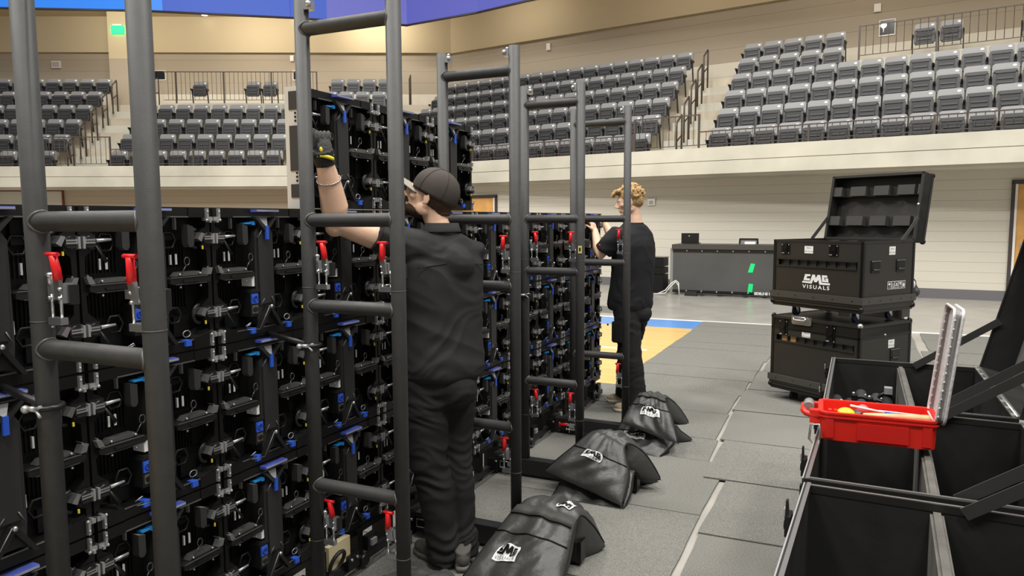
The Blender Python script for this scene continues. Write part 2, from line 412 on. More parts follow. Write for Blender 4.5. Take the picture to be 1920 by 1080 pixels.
fixture('strobe_light', MR, aR, 1.62, SR-.01, 7.02, .16, .2, .06, M_WPL, 'small white strobe box above the upper right railing', 'alarm')
def proj_window(Mx, ang, t, s, z, w, h, label, spot):
    r = thing('booth_window', label, 'window', W2(Mx, t, s, z), ang)
    MB().box(-w/2, w/2, -.02, 0, -h/2, h/2).build('pane', M_BLKG, r)
    for a, b, c, d in ((-w/2-.02, w/2+.02, -h/2-.03, -h/2), (-w/2-.02, w/2+.02, h/2, h/2+.02), (-w/2-.02, -w/2, -h/2, h/2), (w/2, w/2+.02, -h/2, h/2)):
        MB().box(a, b, -.03, 0, c, d).build('frame_strip', M_WPL, r)
    if spot:
        MB().ball((-w/4, -.03, .06), (.07, .05, .07)).build('spotlight', M_LAMP, r)
        MB().cyl((-w/4, -.005, -.02), (-w/4, -.005, -.12), .02).build('bracket', M_WPL, r)
proj_window(ML, aL, -6.12, SL, 6.84, .36, .3, 'black booth window behind the left platform railing', False)
proj_window(ML, aL, -1.2, SL, 6.84, .36, .3, 'black booth window beside the raised wall panel edge', False)
proj_window(MR, aR, 1.86, SR, 6.5, .34, .36, 'black booth window with a lit spotlight, upper right', True)
for i, (x, y) in enumerate(((-24.24, 16.4), (-21.48, 17.95), (-18.78, 19.55), (-16.07, 21.1), (-10.73, 23.95), (-7.61, 23.5))):
    r = thing('downlight', ('round recessed downlight in the ceiling edge, '+['far left corner', 'second from the left', 'third from the left', 'just left of the tall frame', 'right of the tall frame', 'rightmost of the six'][i]), 'light', (x, y, 8.85), 0, 'ceiling downlights')
    MB().cyl((0, 0, 0), (0, 0, -.02), .1, n=20).build('lens', M_LAMP, r)
    MB().tube([(.11*math.cos(a*PI/8), .11*math.sin(a*PI/8), -.01) for a in range(16)], .014, 6, closed=True).build('ring', M_WPL, r)
r = thing('ceiling_vent', 'slatted air vent in the tan ceiling near top centre', 'vent', (-8.1, 23.35, 8.85), aR)
MB().box(-.4, .4, -.2, .2, -.02, 0).build('frame', M_TAN, r)
for k in range(5): MB().box(-.34, .34, -.16+.07*k, -.13+.07*k, -.035, -.02).build('slat', M_DFRAME, r)

# doors in the low wall
M4 = Matrix.Translation((4.068, 17.034, 0)) @ Matrix.Rotation(math.radians(-4), 4, 'Z')
def door(n, t0, t1, ztop):
    r = thing('door_%d' % n, None, None, (M4 @ Vector((t0, 0, 0)))[:], math.radians(-4)); struct(r); w = t1-t0
    MB().box(0, w, -.03, .02, 0, ztop-.06).build('door_leaf', M_DOOR, r)
    for a, b, c, d, m in ((-.06, 0, 0, ztop, M_DFRAME), (w, w+.06, 0, ztop, M_DFRAME), (-.06, w+.06, ztop-.06, ztop+.02, M_DFRAME), (w-.04, w, 0, ztop-.06, M_WPL), (0, .04, 0, ztop-.06, M_WPL)):
        MB().box(a, b, -.06, -.0, c, d).build('frame', m, r)
    MB().box(.12, .17, -.09, -.03, .95, 1.12).build('door_handle', M_SIL, r)
door(1, -12.3, -10.7, 2.28); door(2, .86, 1.86, 2.33)
r = thing('trophy_frame', 'shallow red-edged wall frame at far left just above the panel wall', 'frame', W2(ML, -8.3, .97, 1.9), aL)
MB().box(-2.2, 1.57, -.02, 0, -.6, .62).build('backing', M_LOWW, r)
for a, b, c, d in ((-2.2, 1.57, .62, .66), (1.54, 1.58, -.6, .66), (-2.22, -2.18, -.6, .66)): MB().box(a, b, -.05, 0, c, d).build('edge_strip', mat('red_wood', (.16, .03, .015), .5), r)
for a in (-1.5, -.2, .9): MB().box(a, a+.03, -.03, 0, -.6, .62).build('mullion', M_CREAM, r)
r = thing('wall_plate', None, None); bpy.data.objects.remove(r)
r = thing('wall_strobe', 'white strobe box on the low wall right of the blond man', 'alarm', (M4 @ Vector((-6.37, -.001, 2.04)))[:], math.radians(-4))
MB().box(-.09, .09, -.05, 0, -.08, .08).build('housing', M_WPL, r)
MB().box(-.05, .05, -.06, -.05, -.05, .03).build('lens', M_GREYB, r)
for k in (-1, 1): MB().box(k*.09-.015, k*.09+.015, -.03, 0, -.02, .1).build('guard_tab', M_SIL, r)

# ------------------------------------------------------------------ stadium seats
def rounded(w, z0, z1, r, n=4):
    pts = [(-w/2, z0), (w/2, z0)]
    for k in range(n+1): a = PI/2*k/n; pts.append((w/2-r+r*math.cos(a), z1-r+r*math.sin(a)))
    for k in range(n+1): a = PI/2+PI/2*k/n; pts.append((-w/2+r+r*math.cos(a), z1-r+r*math.sin(a)))
    return pts
M_SEATR = mat('seat_recess_dark', (.02, .02, .022), .5)
def make_seat(accessible=False):
    r = thing('stadium_seat', 'x', 'seat')
    # back: shell leaning away, rounded shoulders
    b = MB(); T = Matrix.Translation((0, .16, .4)) @ Matrix.Rotation(-.2, 4, 'X')
    prof = rounded(.455, 0, .47, .06); b.prism(prof, -.012, .03, 'y', T)
    b.box(-.2, .2, -.022, -.012, .33, .44, T, ch=0)
    b.build('backrest', M_SEATB, r)
    # tipped-up pan in front of it, sides flared, three ribs
    p = MB(); T2 = Matrix.Translation((0, .08, .34)) @ Matrix.Rotation(-.1, 4, 'X')
    pan = [(-.19, 0), (.19, 0), (.215, .12), (.2, .33), (.165, .375), (-.165, .375), (-.2, .33), (-.215, .12)]
    p.prism(pan, -.03, .02, 'y', T2)
    p.box(-.215, -.165, -.055, -.03, .02, .32, T2); p.box(.165, .215, -.055, -.03, .02, .32, T2); p.box(-.2, .2, -.055, -.03, .3, .36, T2)
    for k in range(2): p.box(-.135, .135, -.055, -.03, .095+.085*k, .13+.085*k, T2)
    p.build('seat_pan', M_SEATP, r)
    MB().box(-.15, .15, -.036, -.029, .03, .3, T2).build('pan_recess', M_SEATR, r)
    for k in (-1, 1):
        s = MB(); x = k*.25; s.prism([(-.06, .58), (.2, .6), (.22, .56), (.12, .5), (.2, 0.02), (.14, 0.02), (.05, .5), (-.04, .55)], x-.011, x+.011, 'x'); s.build('stand', M_SEATS, r)
    T3 = Matrix.Translation((.15, .235, .8)) @ Matrix.Rotation(-.2, 4, 'X')
    MB().prism([(.145+.036*math.cos(a*PI/5), .405+.024*math.sin(a*PI/5)) for a in range(10)], -.028, -.021, 'y', T).build('white_plate', M_WHT, r)  # small white oval at the upper right of the backrest
    return r
SEAT = make_seat(); used = [False]
ORD = ['first', 'second', 'third', 'fourth', 'fifth', 'sixth', 'seventh', 'eighth', 'ninth', 'tenth', 'eleventh', 'twelfth', 'thirteenth', 'fourteenth', 'fifteenth', 'sixteenth', 'seventeenth', 'eighteenth', 'nineteenth', 'twentieth', 'twenty-first', 'twenty-second']
ROWN = ['front', 'second', 'third', 'fourth', 'fifth', 'top']
def put_seat(Mx, ang, t, s, z, label, grp):
    o = SEAT if not used[0] else copy_tree(SEAT)
    used[0] = True
    o.location = W2(Mx, t, s, z); o.rotation_euler = (0, 0, ang); o['label'] = label; o['group'] = grp
def seat_row(Mx, ang, row, edge, n, dirn, pitch, rise, blk, end, dz=0.06):
    """edge = t of the aisle-side edge of the row, counted away from it"""
    for k in range(n):
        t = edge+dirn*(pitch*(k+.5))
        put_seat(Mx, ang, t, .32+DEP*row, 2.72+rise*row+dz, f'grey folding seat, {ORD[k]} from the {end} in the {ROWN[row]} row, {blk} block', f'folding seats in the {blk} block')
for row, e in enumerate([-6.57, -6.61, -6.68, -6.75, -6.82, -6.9]): seat_row(ML, aL, row, e, [6, 7, 7, 8, 9, 9][row], -1, .545, RISE, 'far left', 'aisle')
for row, e in enumerate([-5.12, -5.18, -5.24, -5.3]): seat_row(ML, aL, row, e, [9, 10, 10, 11][row], 1, .545, RISE, 'left centre', 'left aisle')
for row, e in enumerate([.3, .3]): seat_row(ML, aL, 5-row, e-.1*row, 4, 1, .53, RISE, 'back corner', 'left end')
for row, e in enumerate([-2.38, -2.46, -2.55, -2.64, -2.73, -2.82]): seat_row(MR, aR, row, e, [15, 16, 17, 18, 18, 18][row], -1, .488, RISER, 'right centre', 'aisle')
for row, e in enumerate([-.98, -1.07, -1.16, -1.25, -1.34, -1.43]): seat_row(MR, aR, row, e, [13, 13, 13, 13, 5, 5][row], 1, .488+(.02 if row > 3 else 0), RISER, 'far right', 'aisle')
for k, t in enumerate((-4.05, -2.28, -1.72)):
    put_seat(ML, aL, t, 4.45, ZPL-.02, 'wide grey seat behind the left platform railing, '+['standing alone', 'left one of a pair', 'right one of a pair'][k], 'seats on the left platform')
for k, t in enumerate((2.81, 3.35, 4.95)):
    put_seat(MR, aR, t, 4.45, ZPR-.02, 'wide grey seat behind the upper right railing, '+['left one of a pair', 'right one of a pair', 'alone at the frame edge'][k], 'seats on the right platform')

# ------------------------------------------------------------------ railings
def railing(Mx, ang, t0, t1, s, zb, zt, pitch, label, posts, name='guard_railing'):
    r = thing(name, label, 'railing', W2(Mx, t0, s, zb), ang); L = t1-t0; h = zt-zb
    MB().box(0, L, -.015, .015, h-.024, h).build('top_rail', M_RAIL, r)
    MB().box(0, L, -.01, .01, .06, .076).build('bottom_rail', M_RAIL, r)
    n = max(1, int(L/pitch)); bm_ = MB().cyl((0, 0, .07), (0, 0, h-.02), .0075, n=6).mesh('baluster')
    for k in range(1, n):
        obj('baluster', bm_, M_RAIL, r, (k*L/n, 0, 0))
    pm = MB().box(-.02, .02, -.02, .02, -.05, h).mesh('post')
    for t in posts: obj('post', pm, M_RAIL, r, (t-t0, 0, 0))
railing(ML, aL, -11.5, -6.95, .06, 3.17, 3.64, .14, 'low dark railing before the front row of the far left block', [-11.5, -9.3, -6.97])
railing(ML, aL, -6.95, -4.85, .06, 3.17, 3.98, .14, 'taller dark railing across the foot of the left aisle', [-6.93, -4.87])
railing(ML, aL, -4.85, -.2, .06, 3.17, 3.64, .14, 'low dark railing before the front row of the left centre block', [-2.6, -.22])
railing(MR, aR, -9.5, -2.6, .06, 3.17, 3.55, .14, 'low dark railing before the front row of the right centre block', [-9.5, -7.2, -5, -2.62])
railing(MR, aR, -2.6, -1.05, .06, 3.17, 3.9, .14, 'taller dark railing across the foot of the right aisle', [-2.58, -1.07])
railing(MR, aR, -1.05, 5.6, .06, 3.17, 3.53, .14, 'low dark railing before the front row of the far right block', [1.2, 3.4, 5.6])
railing(ML, aL, -5.0, -.0, 3.97, ZPL+.05, 6.51, .14, 'dark railing along the raised left platform', [-4.6, -3.05, -1.5, -.02])
railing(MR, aR, 1.46, 6.5, 3.97, ZPR+.05, 6.22, .16, 'dark railing along the raised platform at upper right', [1.48, 3.1, 4.75, 6.4])
def hand_loop(Mx, ang, t, s, z, label, grp, h=.95, ln=.32):
    r = thing('aisle_handrail', label, 'handrail', W2(Mx, t, s, z), ang, grp)
    MB().tube([(0, 0, 0), (0, 0, h-.12), (0, .02, h-.04), (0, ln/2, h+.06), (0, ln-.02, h+.16), (0, ln, h+.1), (0, ln, .1)], .022, 8).build('loop', M_RAIL, r)
    MB().tube([(0, 0, h*.5), (0, ln, h*.5+.18)], .018, 8).build('brace', M_RAIL, r)
for i in range(5):
    f = i/4
    hand_loop(ML, aL, -6.25+(-.25)*f, .35+DEP*(i+.1), 2.72+RISE*(i+.35), f'dark looped handrail in the left aisle, {ORD[i]} up from the front', 'handrails in the left aisle')
    hand_loop(MR, aR, -1.72-.5*f, .35+DEP*(i+.1), 2.72+RISER*(i+.35), f'dark looped handrail in the right aisle, {ORD[i]} up from the front', 'handrails in the right aisle')
hand_loop(ML, aL, 2.95, 4.6, ZPL-.2, 'tall looped handrail at the top of the corner aisle', 'handrails in the corner aisle', 1.15, .4)
hand_loop(ML, aL, 2.55, 3.7, ZPL-.65, 'short looped handrail lower down the corner aisle', 'handrails in the corner aisle')
hand_loop(ML, aL, -6.0, 5.2, ZPL+.0, 'sloping handrail at the top of the left aisle by the pilaster', 'handrails in the left aisle', 1.0, .7)

# ------------------------------------------------------------------ protective floor mats
mat_i = [0]
def floor_mat_piece(x0, x1, y0, y1, label, lift=0):
    mat_i[0] += 1; j = lambda a=.012: random.uniform(-a, a)
    z = .004+.0015*(mat_i[0] % 3)+lift; n = 12
    top = []; 
    pts = [(x0+j(), y0+j(.006)), (x1+j(), y0+j(.006)), (x1+j(), y1+j(.006)), (x0+j(), y1+j(.006))]
    # wavy borders
    poly = []
    for k in range(4):
        a = Vector(pts[k]); b = Vector(pts[(k+1) % 4])
        for i in range(n):
            p = a.lerp(b, i/n); w = .008*noise.noise((p.x*3, p.y*3, mat_i[0]))
            poly.append((p.x+w, p.y+w))
    m = MB(); m.prism(poly, z-.004, z+.006, 'z')
    o = m.build('floor_mat', M_CARPET); tag(o, label, 'mat', 'grey felt floor mats'); return o
rows = [-.2, 1.1, 2.15, 3.05, 3.98, 4.92, 5.44, 6.2, 6.92, 7.55, 8.1, 8.68, 9.25, 9.75, 10.2, 10.72, 11.25, 11.74]
place = ['nearest the lens at left', 'under the first frame', 'under the tall frame', 'under the man in the cap', 'under the front sandbag', 'under the middle sandbags', 'behind the middle sandbags', 'under the far sandbags', 'past the blond man', 'second past the blond man', 'third past the blond man', 'fourth past the blond man', 'fifth past the blond man', 'sixth past the blond man', 'fifth from the white line', 'fourth from the white line', 'second from the white line', 'touching the white line']
for i in range(len(rows)-1):
    y0, y1 = rows[i], rows[i+1]
    xr = 1.375 if y1 < 5 else (1.24 if y1 < 5.6 else (1.2 if y1 < 6.4 else 1.17+(y0-6)*.03))
    floor_mat_piece(-.32 if y1 < 6.3 else (-.2 if y1 < 7 else .0), xr, y0+.004, y1-.004, 'grey floor mat in the left row, '+place[i])
rr = [-.4, .9, 1.85, 2.8, 3.73, 4.57, 5.43, 6.33, 7.16, 8.1, 9.3, 10.2, 11.0, 11.74]
pl2 = ['below the nearest trunk', 'below the open trunks', 'beside the nearest trunk', 'beside the nearest trunk corner', 'beside the second open trunk', 'beside the second trunk latch', 'beside the red tool case', 'left of the cart casters', 'under the stacked cases', 'behind the stacked cases', 'third from the white line', 'second from the line', 'at the white line']
for i in range(len(rr)-1):
    y0, y1 = rr[i], rr[i+1]
    xl = 1.41 if y1 < 5 else (1.285 if y1 < 5.6 else (1.235 if y1 < 7 else 1.205+(y0-6)*.03))
    floor_mat_piece(xl, 2.875, y0+.012, y1-.012, 'grey floor mat in the right row, '+pl2[i], .010)
for i, (y0, y1) in enumerate(((6.2, 7.3), (7.33, 8.5), (8.53, 9.36), (9.39, 10.16), (10.19, 11.06), (11.09, 11.74))):
    floor_mat_piece(2.9+(.1 if i > 3 else 0), 5.5, y0, y1, 'grey floor mat right of the stacked cases, '+ORD[5-i]+' from the white line')
tag(MB().box(-2.6, -1.2, 12.3, 13.2, .0, .008).build('floor_mat', M_CARPET), 'grey floor mat beyond the white line behind the blond man', 'mat')
# ================================================================== LED WALL (seen from its rear)
Y0 = 1.4276; ZT = 1.695          # column joint nought, top of the third tier
def make_cabinet():
    """local x along the wall (0..0.5), -y towards the viewer, z up (0..0.5)"""
    r = thing('led_cabinet', 'x', 'led panel')
    def bx(m, x0, x1, w0, w1, z0, z1, ch=0): return m.box(x0, x1, -w1, -w0, z0, z1, None, ch)
    m = MB(); bx(m, .003, .497, -.07, -.055, .003, .497)
    for k in range(2):            # cast ribs of the shell
        for i in range(9): bx(m, .055+k*.26+i*.0125, .058+k*.26+i*.0125, -.055, -.049, .29+.0*k, .37)
        for i in range(9): bx(m, .055+k*.26+i*.0125, .058+k*.26+i*.0125, -.055, -.049, .15, .235)
    for x in (.062, .335):        # faceted stiffener pads
        bx(m, x, x+.1, -.055, -.043, .385, .47); bx(m, x+.02, x+.085, -.055, -.04, .05, .12)
    m.build('back_shell', M_PLB, r)
    # LED tile skin on the audience side
    m = MB()
    for a in (0, 1):
        for b in (0, 1): bx(m, .002+.249*a, .249+.249*a, -.09, -.071, .002+.249*b, .249+.249*b)
    m.build('led_face', mat('led_face_dark', (.02, .02, .02), .6), r)
    # top and bottom rails with swooping ends
    for nm, z0, z1, s in (('top_rail', .462, .497, -1), ('bottom_rail', .003, .04, 1)):
        m = MB(); bx(m, .03, .47, -.055, 0, z0, z1, 0)
        for k in (0, 1):
            X = (lambda x: x) if k == 0 else (lambda x: .5-x)
            zz = z1 if s > 0 else z0
            pts = [(X(.006), z0), (X(.006), zz+s*.012), (X(.03), zz+s*.012), (X(.1), zz), (X(.1), z0 if s > 0 else z1), (X(.006), z0 if s > 0 else z1)]
            if s < 0: pts = [(X(.006), z1), (X(.006), z0-.0), (X(.1), z0), (X(.1), z1)]
            m.prism(pts, -.003, .055, 'y')
        m.build(nm, M_PLA, r)
        e = MB(); bx(e, .03, .47, .0, .0025, (z1-.004) if s > 0 else z0, z1 if s > 0 else z0+.004); e.build('rail_edge', mat('rail_edge_grey', (.2, .2, .195), .3, .6), r)
    # swoop plate above the bottom rail at both ends
    for k in (0, 1):
        X = (lambda x: x) if k == 0 else (lambda x: .5-x)
        m = MB(); m.add([(X(.012), .0, .062), (X(.10), .0, .04), (X(.1), .05, .052), (X(.012), .05, .085), (X(.012), -.0, .05), (X(.1), .0, .03)],
                        [(0, 1, 2, 3), (0, 4, 5, 1)]); m.build('corner_gusset', M_PLC, r)
    # side rims: narrow web swelling round the side locks and mid bar
    for k in (0, 1):
        X = (lambda x: x) if k == 0 else (lambda x: .5-x)
        pts = [(X(.004), .04), (X(.022), .04), (X(.022), .085), (X(.052), .1), (X(.052), .148), (X(.022), .175), (X(.02), .225), (X(.032), .238), (X(.032), .262), (X(.02), .275),
               (X(.022), .345), (X(.052), .365), (X(.052), .412), (X(.022), .43), (X(.022), .462), (X(.004), .462)]
        if k: pts = pts[::-1]
        m = MB(); m.prism(pts, .005, .055, 'y'); m.build('side_rim', M_PLA, r)
        h = MB()
        a, b = (.245, .275), (.02, .034)
        h.add([(X(.02), -.001, .29), (X(.026), -.001, .29), (X(.04), -.001, .262), (X(.034), -.001, .262)], [(0, 1, 2, 3)]); h.add([(X(.02), .03, .29), (X(.026), .03, .29), (X(.026), -.001, .29), (X(.02), -.001, .29)], [(0, 1, 2, 3)])
        h.prism([(X(.02), .262), (X(.04), .262), (X(.028), .285), (X(.012), .285)], -.012, .02, 'y')
        h.build('rim_chamfer', mat('chamfer_highlight', (.3, .3, .29), .3, .6), r)  # pale tone paints the highlight on the rim chamfers
    # mid cross bars
    for (a, b) in ((.022, .192), (.308, .478)):
        m = MB(); m.prism([(a, .240), (a+.02, .234), (b-.02, .234), (b, .24), (b, .255), (b-.02, .26), (a+.02, .26), (a, .255)], -.010, .055, 'y')
        bx(m, a+.05, a+.115, .012, .0155, .241, .249)
        m.build('cross_bar', M_PLC, r)
        e = MB(); bx(e, a+.002, b-.015, .0102, .0125, .2575, .2605); bx(e, a+.02, b-.02, .0102, .0115, .234, .2355)
        e.prism([(a+.03, .262), (a+.045, .276), (a+.13, .276), (a+.145, .262)], -.0, .03, 'y'); e.build('bar_highlight', mat('bar_edge_grey', (.17, .17, .165), .3, .6), r)
        m = MB()
        for x in (a+.045, a+.13): m.ball((x, -.004, .225), .0045, 6, 4); m.ball((x, -.004, .268), .0045, 6, 4)
        m.build('screw', M_LOCK, r)
    # central spine with chamfered ends
    pts = [(.205, .05), (.295, .05), (.3, .12), (.298, .4), (.272, .437), (.228, .437), (.202, .4), (.2, .12)]
    m = MB(); m.prism(pts, -.004, .055, 'y'); sp = m.build('spine', M_SPN, r)
    m = MB(); m.prism([(.215, .13), (.285, .13), (.288, .385), (.268, .41), (.232, .41), (.212, .385)], -.012, -.004, 'y'); m.build('spine_cover', M_SPN, sp)
    g = mat('edge_line_grey', (.16, .16, .155), .35, .5)  # paler grey for thin lines along the spine and bracket edges
    m = MB(); m.tube([(.21, -.014, .385), (.232, -.014, .414)], .0022, 4); m.tube([(.272, -.014, .155), (.29, -.014, .12)], .0022, 4); m.tube([(.213, -.014, .125), (.235, -.014, .15)], .0015, 4); m.build('spine_edge', g, sp)
    # handle brackets: V below the top rail, inverted V above the bottom rail
    v = MB(); v.prism([(.19, .465), (.203, .465), (.25, .425), (.297, .465), (.31, .465), (.256, .408), (.244, .408)], -.022, -.002, 'y'); v.build('top_bracket', M_SPN, r)
    v = MB(); v.add([(.228, -.004, .46), (.272, -.004, .46), (.256, -.02, .428), (.244, -.02, .428)], [(0, 1, 2, 3)]); v.box(.24, .262, -.004, -.002, .43, .46); v.build('bracket_plate', mat('bright_plate', (.5, .5, .49), .4, .3), r)
    v = MB(); v.prism([(.185, .035), (.2, .035), (.25, .105), (.3, .035), (.315, .035), (.257, .122), (.243, .122)], -.03, -.008, 'y'); v.build('bottom_bracket', M_PLC, r)
    e = MB(); e.tube([(.185, -.031, .037), (.243, -.031, .122)], .0022, 4); e.tube([(.13, -.02, .041), (.185, -.031, .037)], .002, 4); e.build('bracket_edge', g, r)
    MB().ball((.25, -.032, .118), .008, 8, 6).build('pivot_bolt', M_SIL, r)
    t = MB(); t.box(.2425, .2575, -.026, -.018, .378, .43); t.build('blue_pull', M_BLUE, r)
    t = MB(); t.prism([(.19, .482), (.31, .482), (.31, .492), (.19, .492)], -.03, -.0, 'y'); st = t.build('handle_bar', M_BLUED, r)
    MB().box(.192, .308, -.032, -.03, .484, .490).build('handle_strip', mat('handle_grey', (.3, .3, .36), .4), st)
    for x in (.165, .36): MB().box(x, x+.024, -.010, .02, .02, .041).build('release_button', M_BLUE, r)
    MB().box(.155, .2, -.006, .02, .437, .443).box(.188, .202, -.01, .02, .433, .447).build('teal_tab', M_TEAL, r)
    # connectors beside the spine
    m = MB(); m.prism([(.165, .178), (.21, .178), (.21, .19), (.172, .19)], -.012, .05, 'y'); m.box(.166, .205, -.008, .055, .085, .178); hs = m.build('connector_housing', M_PLC, r)
    m = MB(); m.box(.168, .2, -.014, -.008, .135, .172); m.build('power_socket', M_BLUE, hs)
    m = MB(); m.tube([(.184+.011*math.cos(a*PI/6), -.0145, .153+.011*math.sin(a*PI/6)) for a in range(12)], .0022, 5, closed=True); m.box(.182, .186, -.017, -.014, .15, .16); m.build('socket_ring', mat('blue_dark', (.01, .03, .25), .4), hs)
    m = MB(); m.box(.171, .199, -.012, -.008, .096, .128); m.build('data_socket', mat('nickel', (.28, .26, .23), .35, .8), hs)
    MB().cyl((.185, -.011, .112), (.185, -.0155, .112), .0105, n=12).build('data_port', M_BLKG, hs)
    MB().box(.149, .163, .03, .05, .2, .21).build('x', M_WHT, r) if False else None
    # stickers
    for x, z, w, h in ((.1, .3, .006, .034), (.122, .3, .008, .036), (.108, .052, .006, .034), (.13, .052, .008, .036), (.362, .3, .006, .034), (.384, .3, .008, .036), (.33, .135, .005, .038), (.366, .05, .006, .034), (.388, .05, .008, .036)):
        MB().box(x-w/2, x+w/2, .047, .0555, z, z+h).build('sticker', M_WHT, r)
    MB().box(.182, .196, -.002, .05, .2, .242).build('serial_label', M_WHT, r)
    # finger posts
    for x in (.15, .4):
        m = MB(); m.prism([(x-.013, .37), (x-.006, .36), (x+.006, .36), (x+.013, .37), (x+.013, .43), (x-.013, .438)], -.01, .02, 'y'); m.build('finger_post', mat('post_grey', (.035, .035, .034), .4), r); MB().add([(x-.013, -.0105, .4385), (x+.013, -.0105, .4305), (x+.013, .02, .4305), (x-.013, .02, .4385)], [(0, 1, 2, 3)]).build('post_top', mat('post_top_grey', (.2, .2, .19), .4), r)
        m = MB(); m.box(x-.03, x-.024, .03, .045, .42, .46); m.build('post_clip', mat('clip_grey', (.3, .3, .29), .4, .3), r)
    # hexagonal cable guides
    for x, z in ((.118, .385), (.135, .125), (.35, .385), (.36, .125)):
        MB().tube([(x+.03*math.cos(a*PI/3), .042, z+.03*math.sin(a*PI/3)) for a in range(6)], .0045, 5, closed=True).build('cable_guide', M_PLC, r)
    # tether clips on the mid bar
    for x in (.155, .36):
        m = MB(); m.tube([(x, .0, .265), (x+.02, -.004, .3)], .002, 5); m.tube([(x+.024+.011*math.cos(a*PI/5), -.004, .312+.014*math.sin(a*PI/5)) for a in range(10)], .002, 5, closed=True); m.build('tether_clip', M_BARM, r)
    m = MB(); m.tube([(.17, -.0, .055), (.15, -.02, .065), (.13, -.015, .055), (.15, -.0, .05)], .002, 5, closed=True); m.tube([(.39+.016*math.cos(a*PI/5), .02, .058+.012*math.sin(a*PI/5)) for a in range(10)], .002, 5, closed=True); m.build('tether_ring', M_LOCK, r)
    # side locks at quarter heights
    for k in (0, 1):
        for z in (.388, .125):
            s = 1 if k == 0 else -1; X0 = 0 if k == 0 else .5
            m = MB(); m.cyl((X0+s*.03, .0, z), (X0+s*.03, -.014, z), .022, .019, 8); m.box(min(X0+s*.004, X0+s*.05), max(X0+s*.004, X0+s*.05), -.006, .02, z-.022, z+.022)
            if k == 0: m.tube([(.05, -.004, z-.005), (.085, -.004, z-.06)], [.008, .014], 4, flat=.4)
            lk = m.build('side_lock', M_PLC, r)
            m = MB(); m.box(min(X0+s*.004, X0+s*.011), max(X0+s*.004, X0+s*.011), -.018, .01, z-.018, z+.018); m.box(min(X0+s*.008, X0+s*.045), max(X0+s*.008, X0+s*.045), -.0145, -.0135, z-.004, z+.012)
            if k == 0: m.cyl((.05, -.008, z+.004), (.1, -.008, z+.006), .0065, .004, 8)
            m.build('lock_cam', M_LOCK, lk)
            m = MB()
            for q in range(4): m.box(X0+s*.03-.014, X0+s*.03+.014, -.0155, -.014, z-.014+q*.008, z-.011+q*.008)
            m.build('grip_ribs', M_SPN, lk)
            if k == 1:
                m = MB(); m.prism([(.42, z-.0), (.437, z+.022), (.45, z+.018), (.436, z-.01)], -.02, .02, 'y'); m.build('lock_tongue', M_SIL, lk)
                MB().box(.436, .441, -.022, -.018, z-.036, z-.024).build('lock_mark', M_YEL, lk)
                m = MB(); m.tube([(.43+.028*math.cos(a), .0, z+.032*math.sin(a)) for a in [PI/2+PI*q/8 for q in range(9)]], .006, 6); m.build('lock_guard', M_PLC, lk)
    # corner locks: steel plates either side of the joint
    for k in (0, 1):
        for b in (0, 1):
            X0 = 0 if k == 0 else .5; s = 1 if k == 0 else -1; Z0 = 0 if b == 0 else .5; q = 1 if b == 0 else -1
            m = MB()
            def bb(x0, x1, z0, z1, w0, w1): m.box(min(X0+s*x0, X0+s*x1), max(X0+s*x0, X0+s*x1), -w1, -w0, min(Z0+q*z0, Z0+q*z1), max(Z0+q*z0, Z0+q*z1))
            bb(.022, .03, .006, .05, -.01, .014); bb(.003, .024, .036, .05, -.02, .01)
            bb(.012, .02, .045, .056, -.01, .016)
            m.ball((X0+s*.03, -.012, Z0+q*.048), .0055, 6, 4); m.ball((X0+s*.026, -.014, Z0+q*.018), .004, 6, 4)
            m.build('corner_lock', M_LOCK, r)
    return r
CAB = make_cabinet(); cab_used = [False]
TIER = {0: 'bottom', 1: 'second', 2: 'third', 3: 'raised top'}
for tier in range(4):
    cols = range(-2, 10) if tier < 3 else range(2, 5)
    for n in cols:
        o = CAB if not cab_used[0] else copy_tree(CAB); cab_used[0] = True
        o.location = (0, Y0+.5*n, ZT-1.5+.5*tier); o.rotation_euler = (0, 0, PI/2)
        near = n+3
        o['label'] = f'black LED wall cabinet, {TIER[tier]} tier, {ORD[near-1]} column from the left end' if tier < 3 else ('black LED cabinet of the raised top tier, '+['at its left edge by the gloved hand', 'in the middle', 'at its right end above the cap'][n-2])
        o['group'] = 'LED wall cabinets' if tier < 3 else 'raised LED cabinets'
# bright rubber seam strip on the exposed left end of the raised tier, with its slotted plates
e = thing('edge_frame', 'pale metal edge plate on the left end of the raised tier', 'frame', (0, Y0+1-.004, ZT))
MB().box(-.085, .0, -.004, 0, 0, .5).build('plate', mat('pale_plate', (.62, .6, .56), .45, .2), e)
for z0, z1 in ((.02, .095), (.16, .345), (.4, .455)): MB().box(-.062, -.004, -.007, -.004, .5-z1, .5-z0).build('inset', mat('inset_dark', (.03, .028, .026), .6), e)
for z in (.125, .37):
    m = MB()
    for q in range(3): m.box(-.032, -.026, -.009, -.004, .5-z-.02+q*.016, .5-z-.012+q*.016)
    m.build('slot_mark', M_PLB, e)
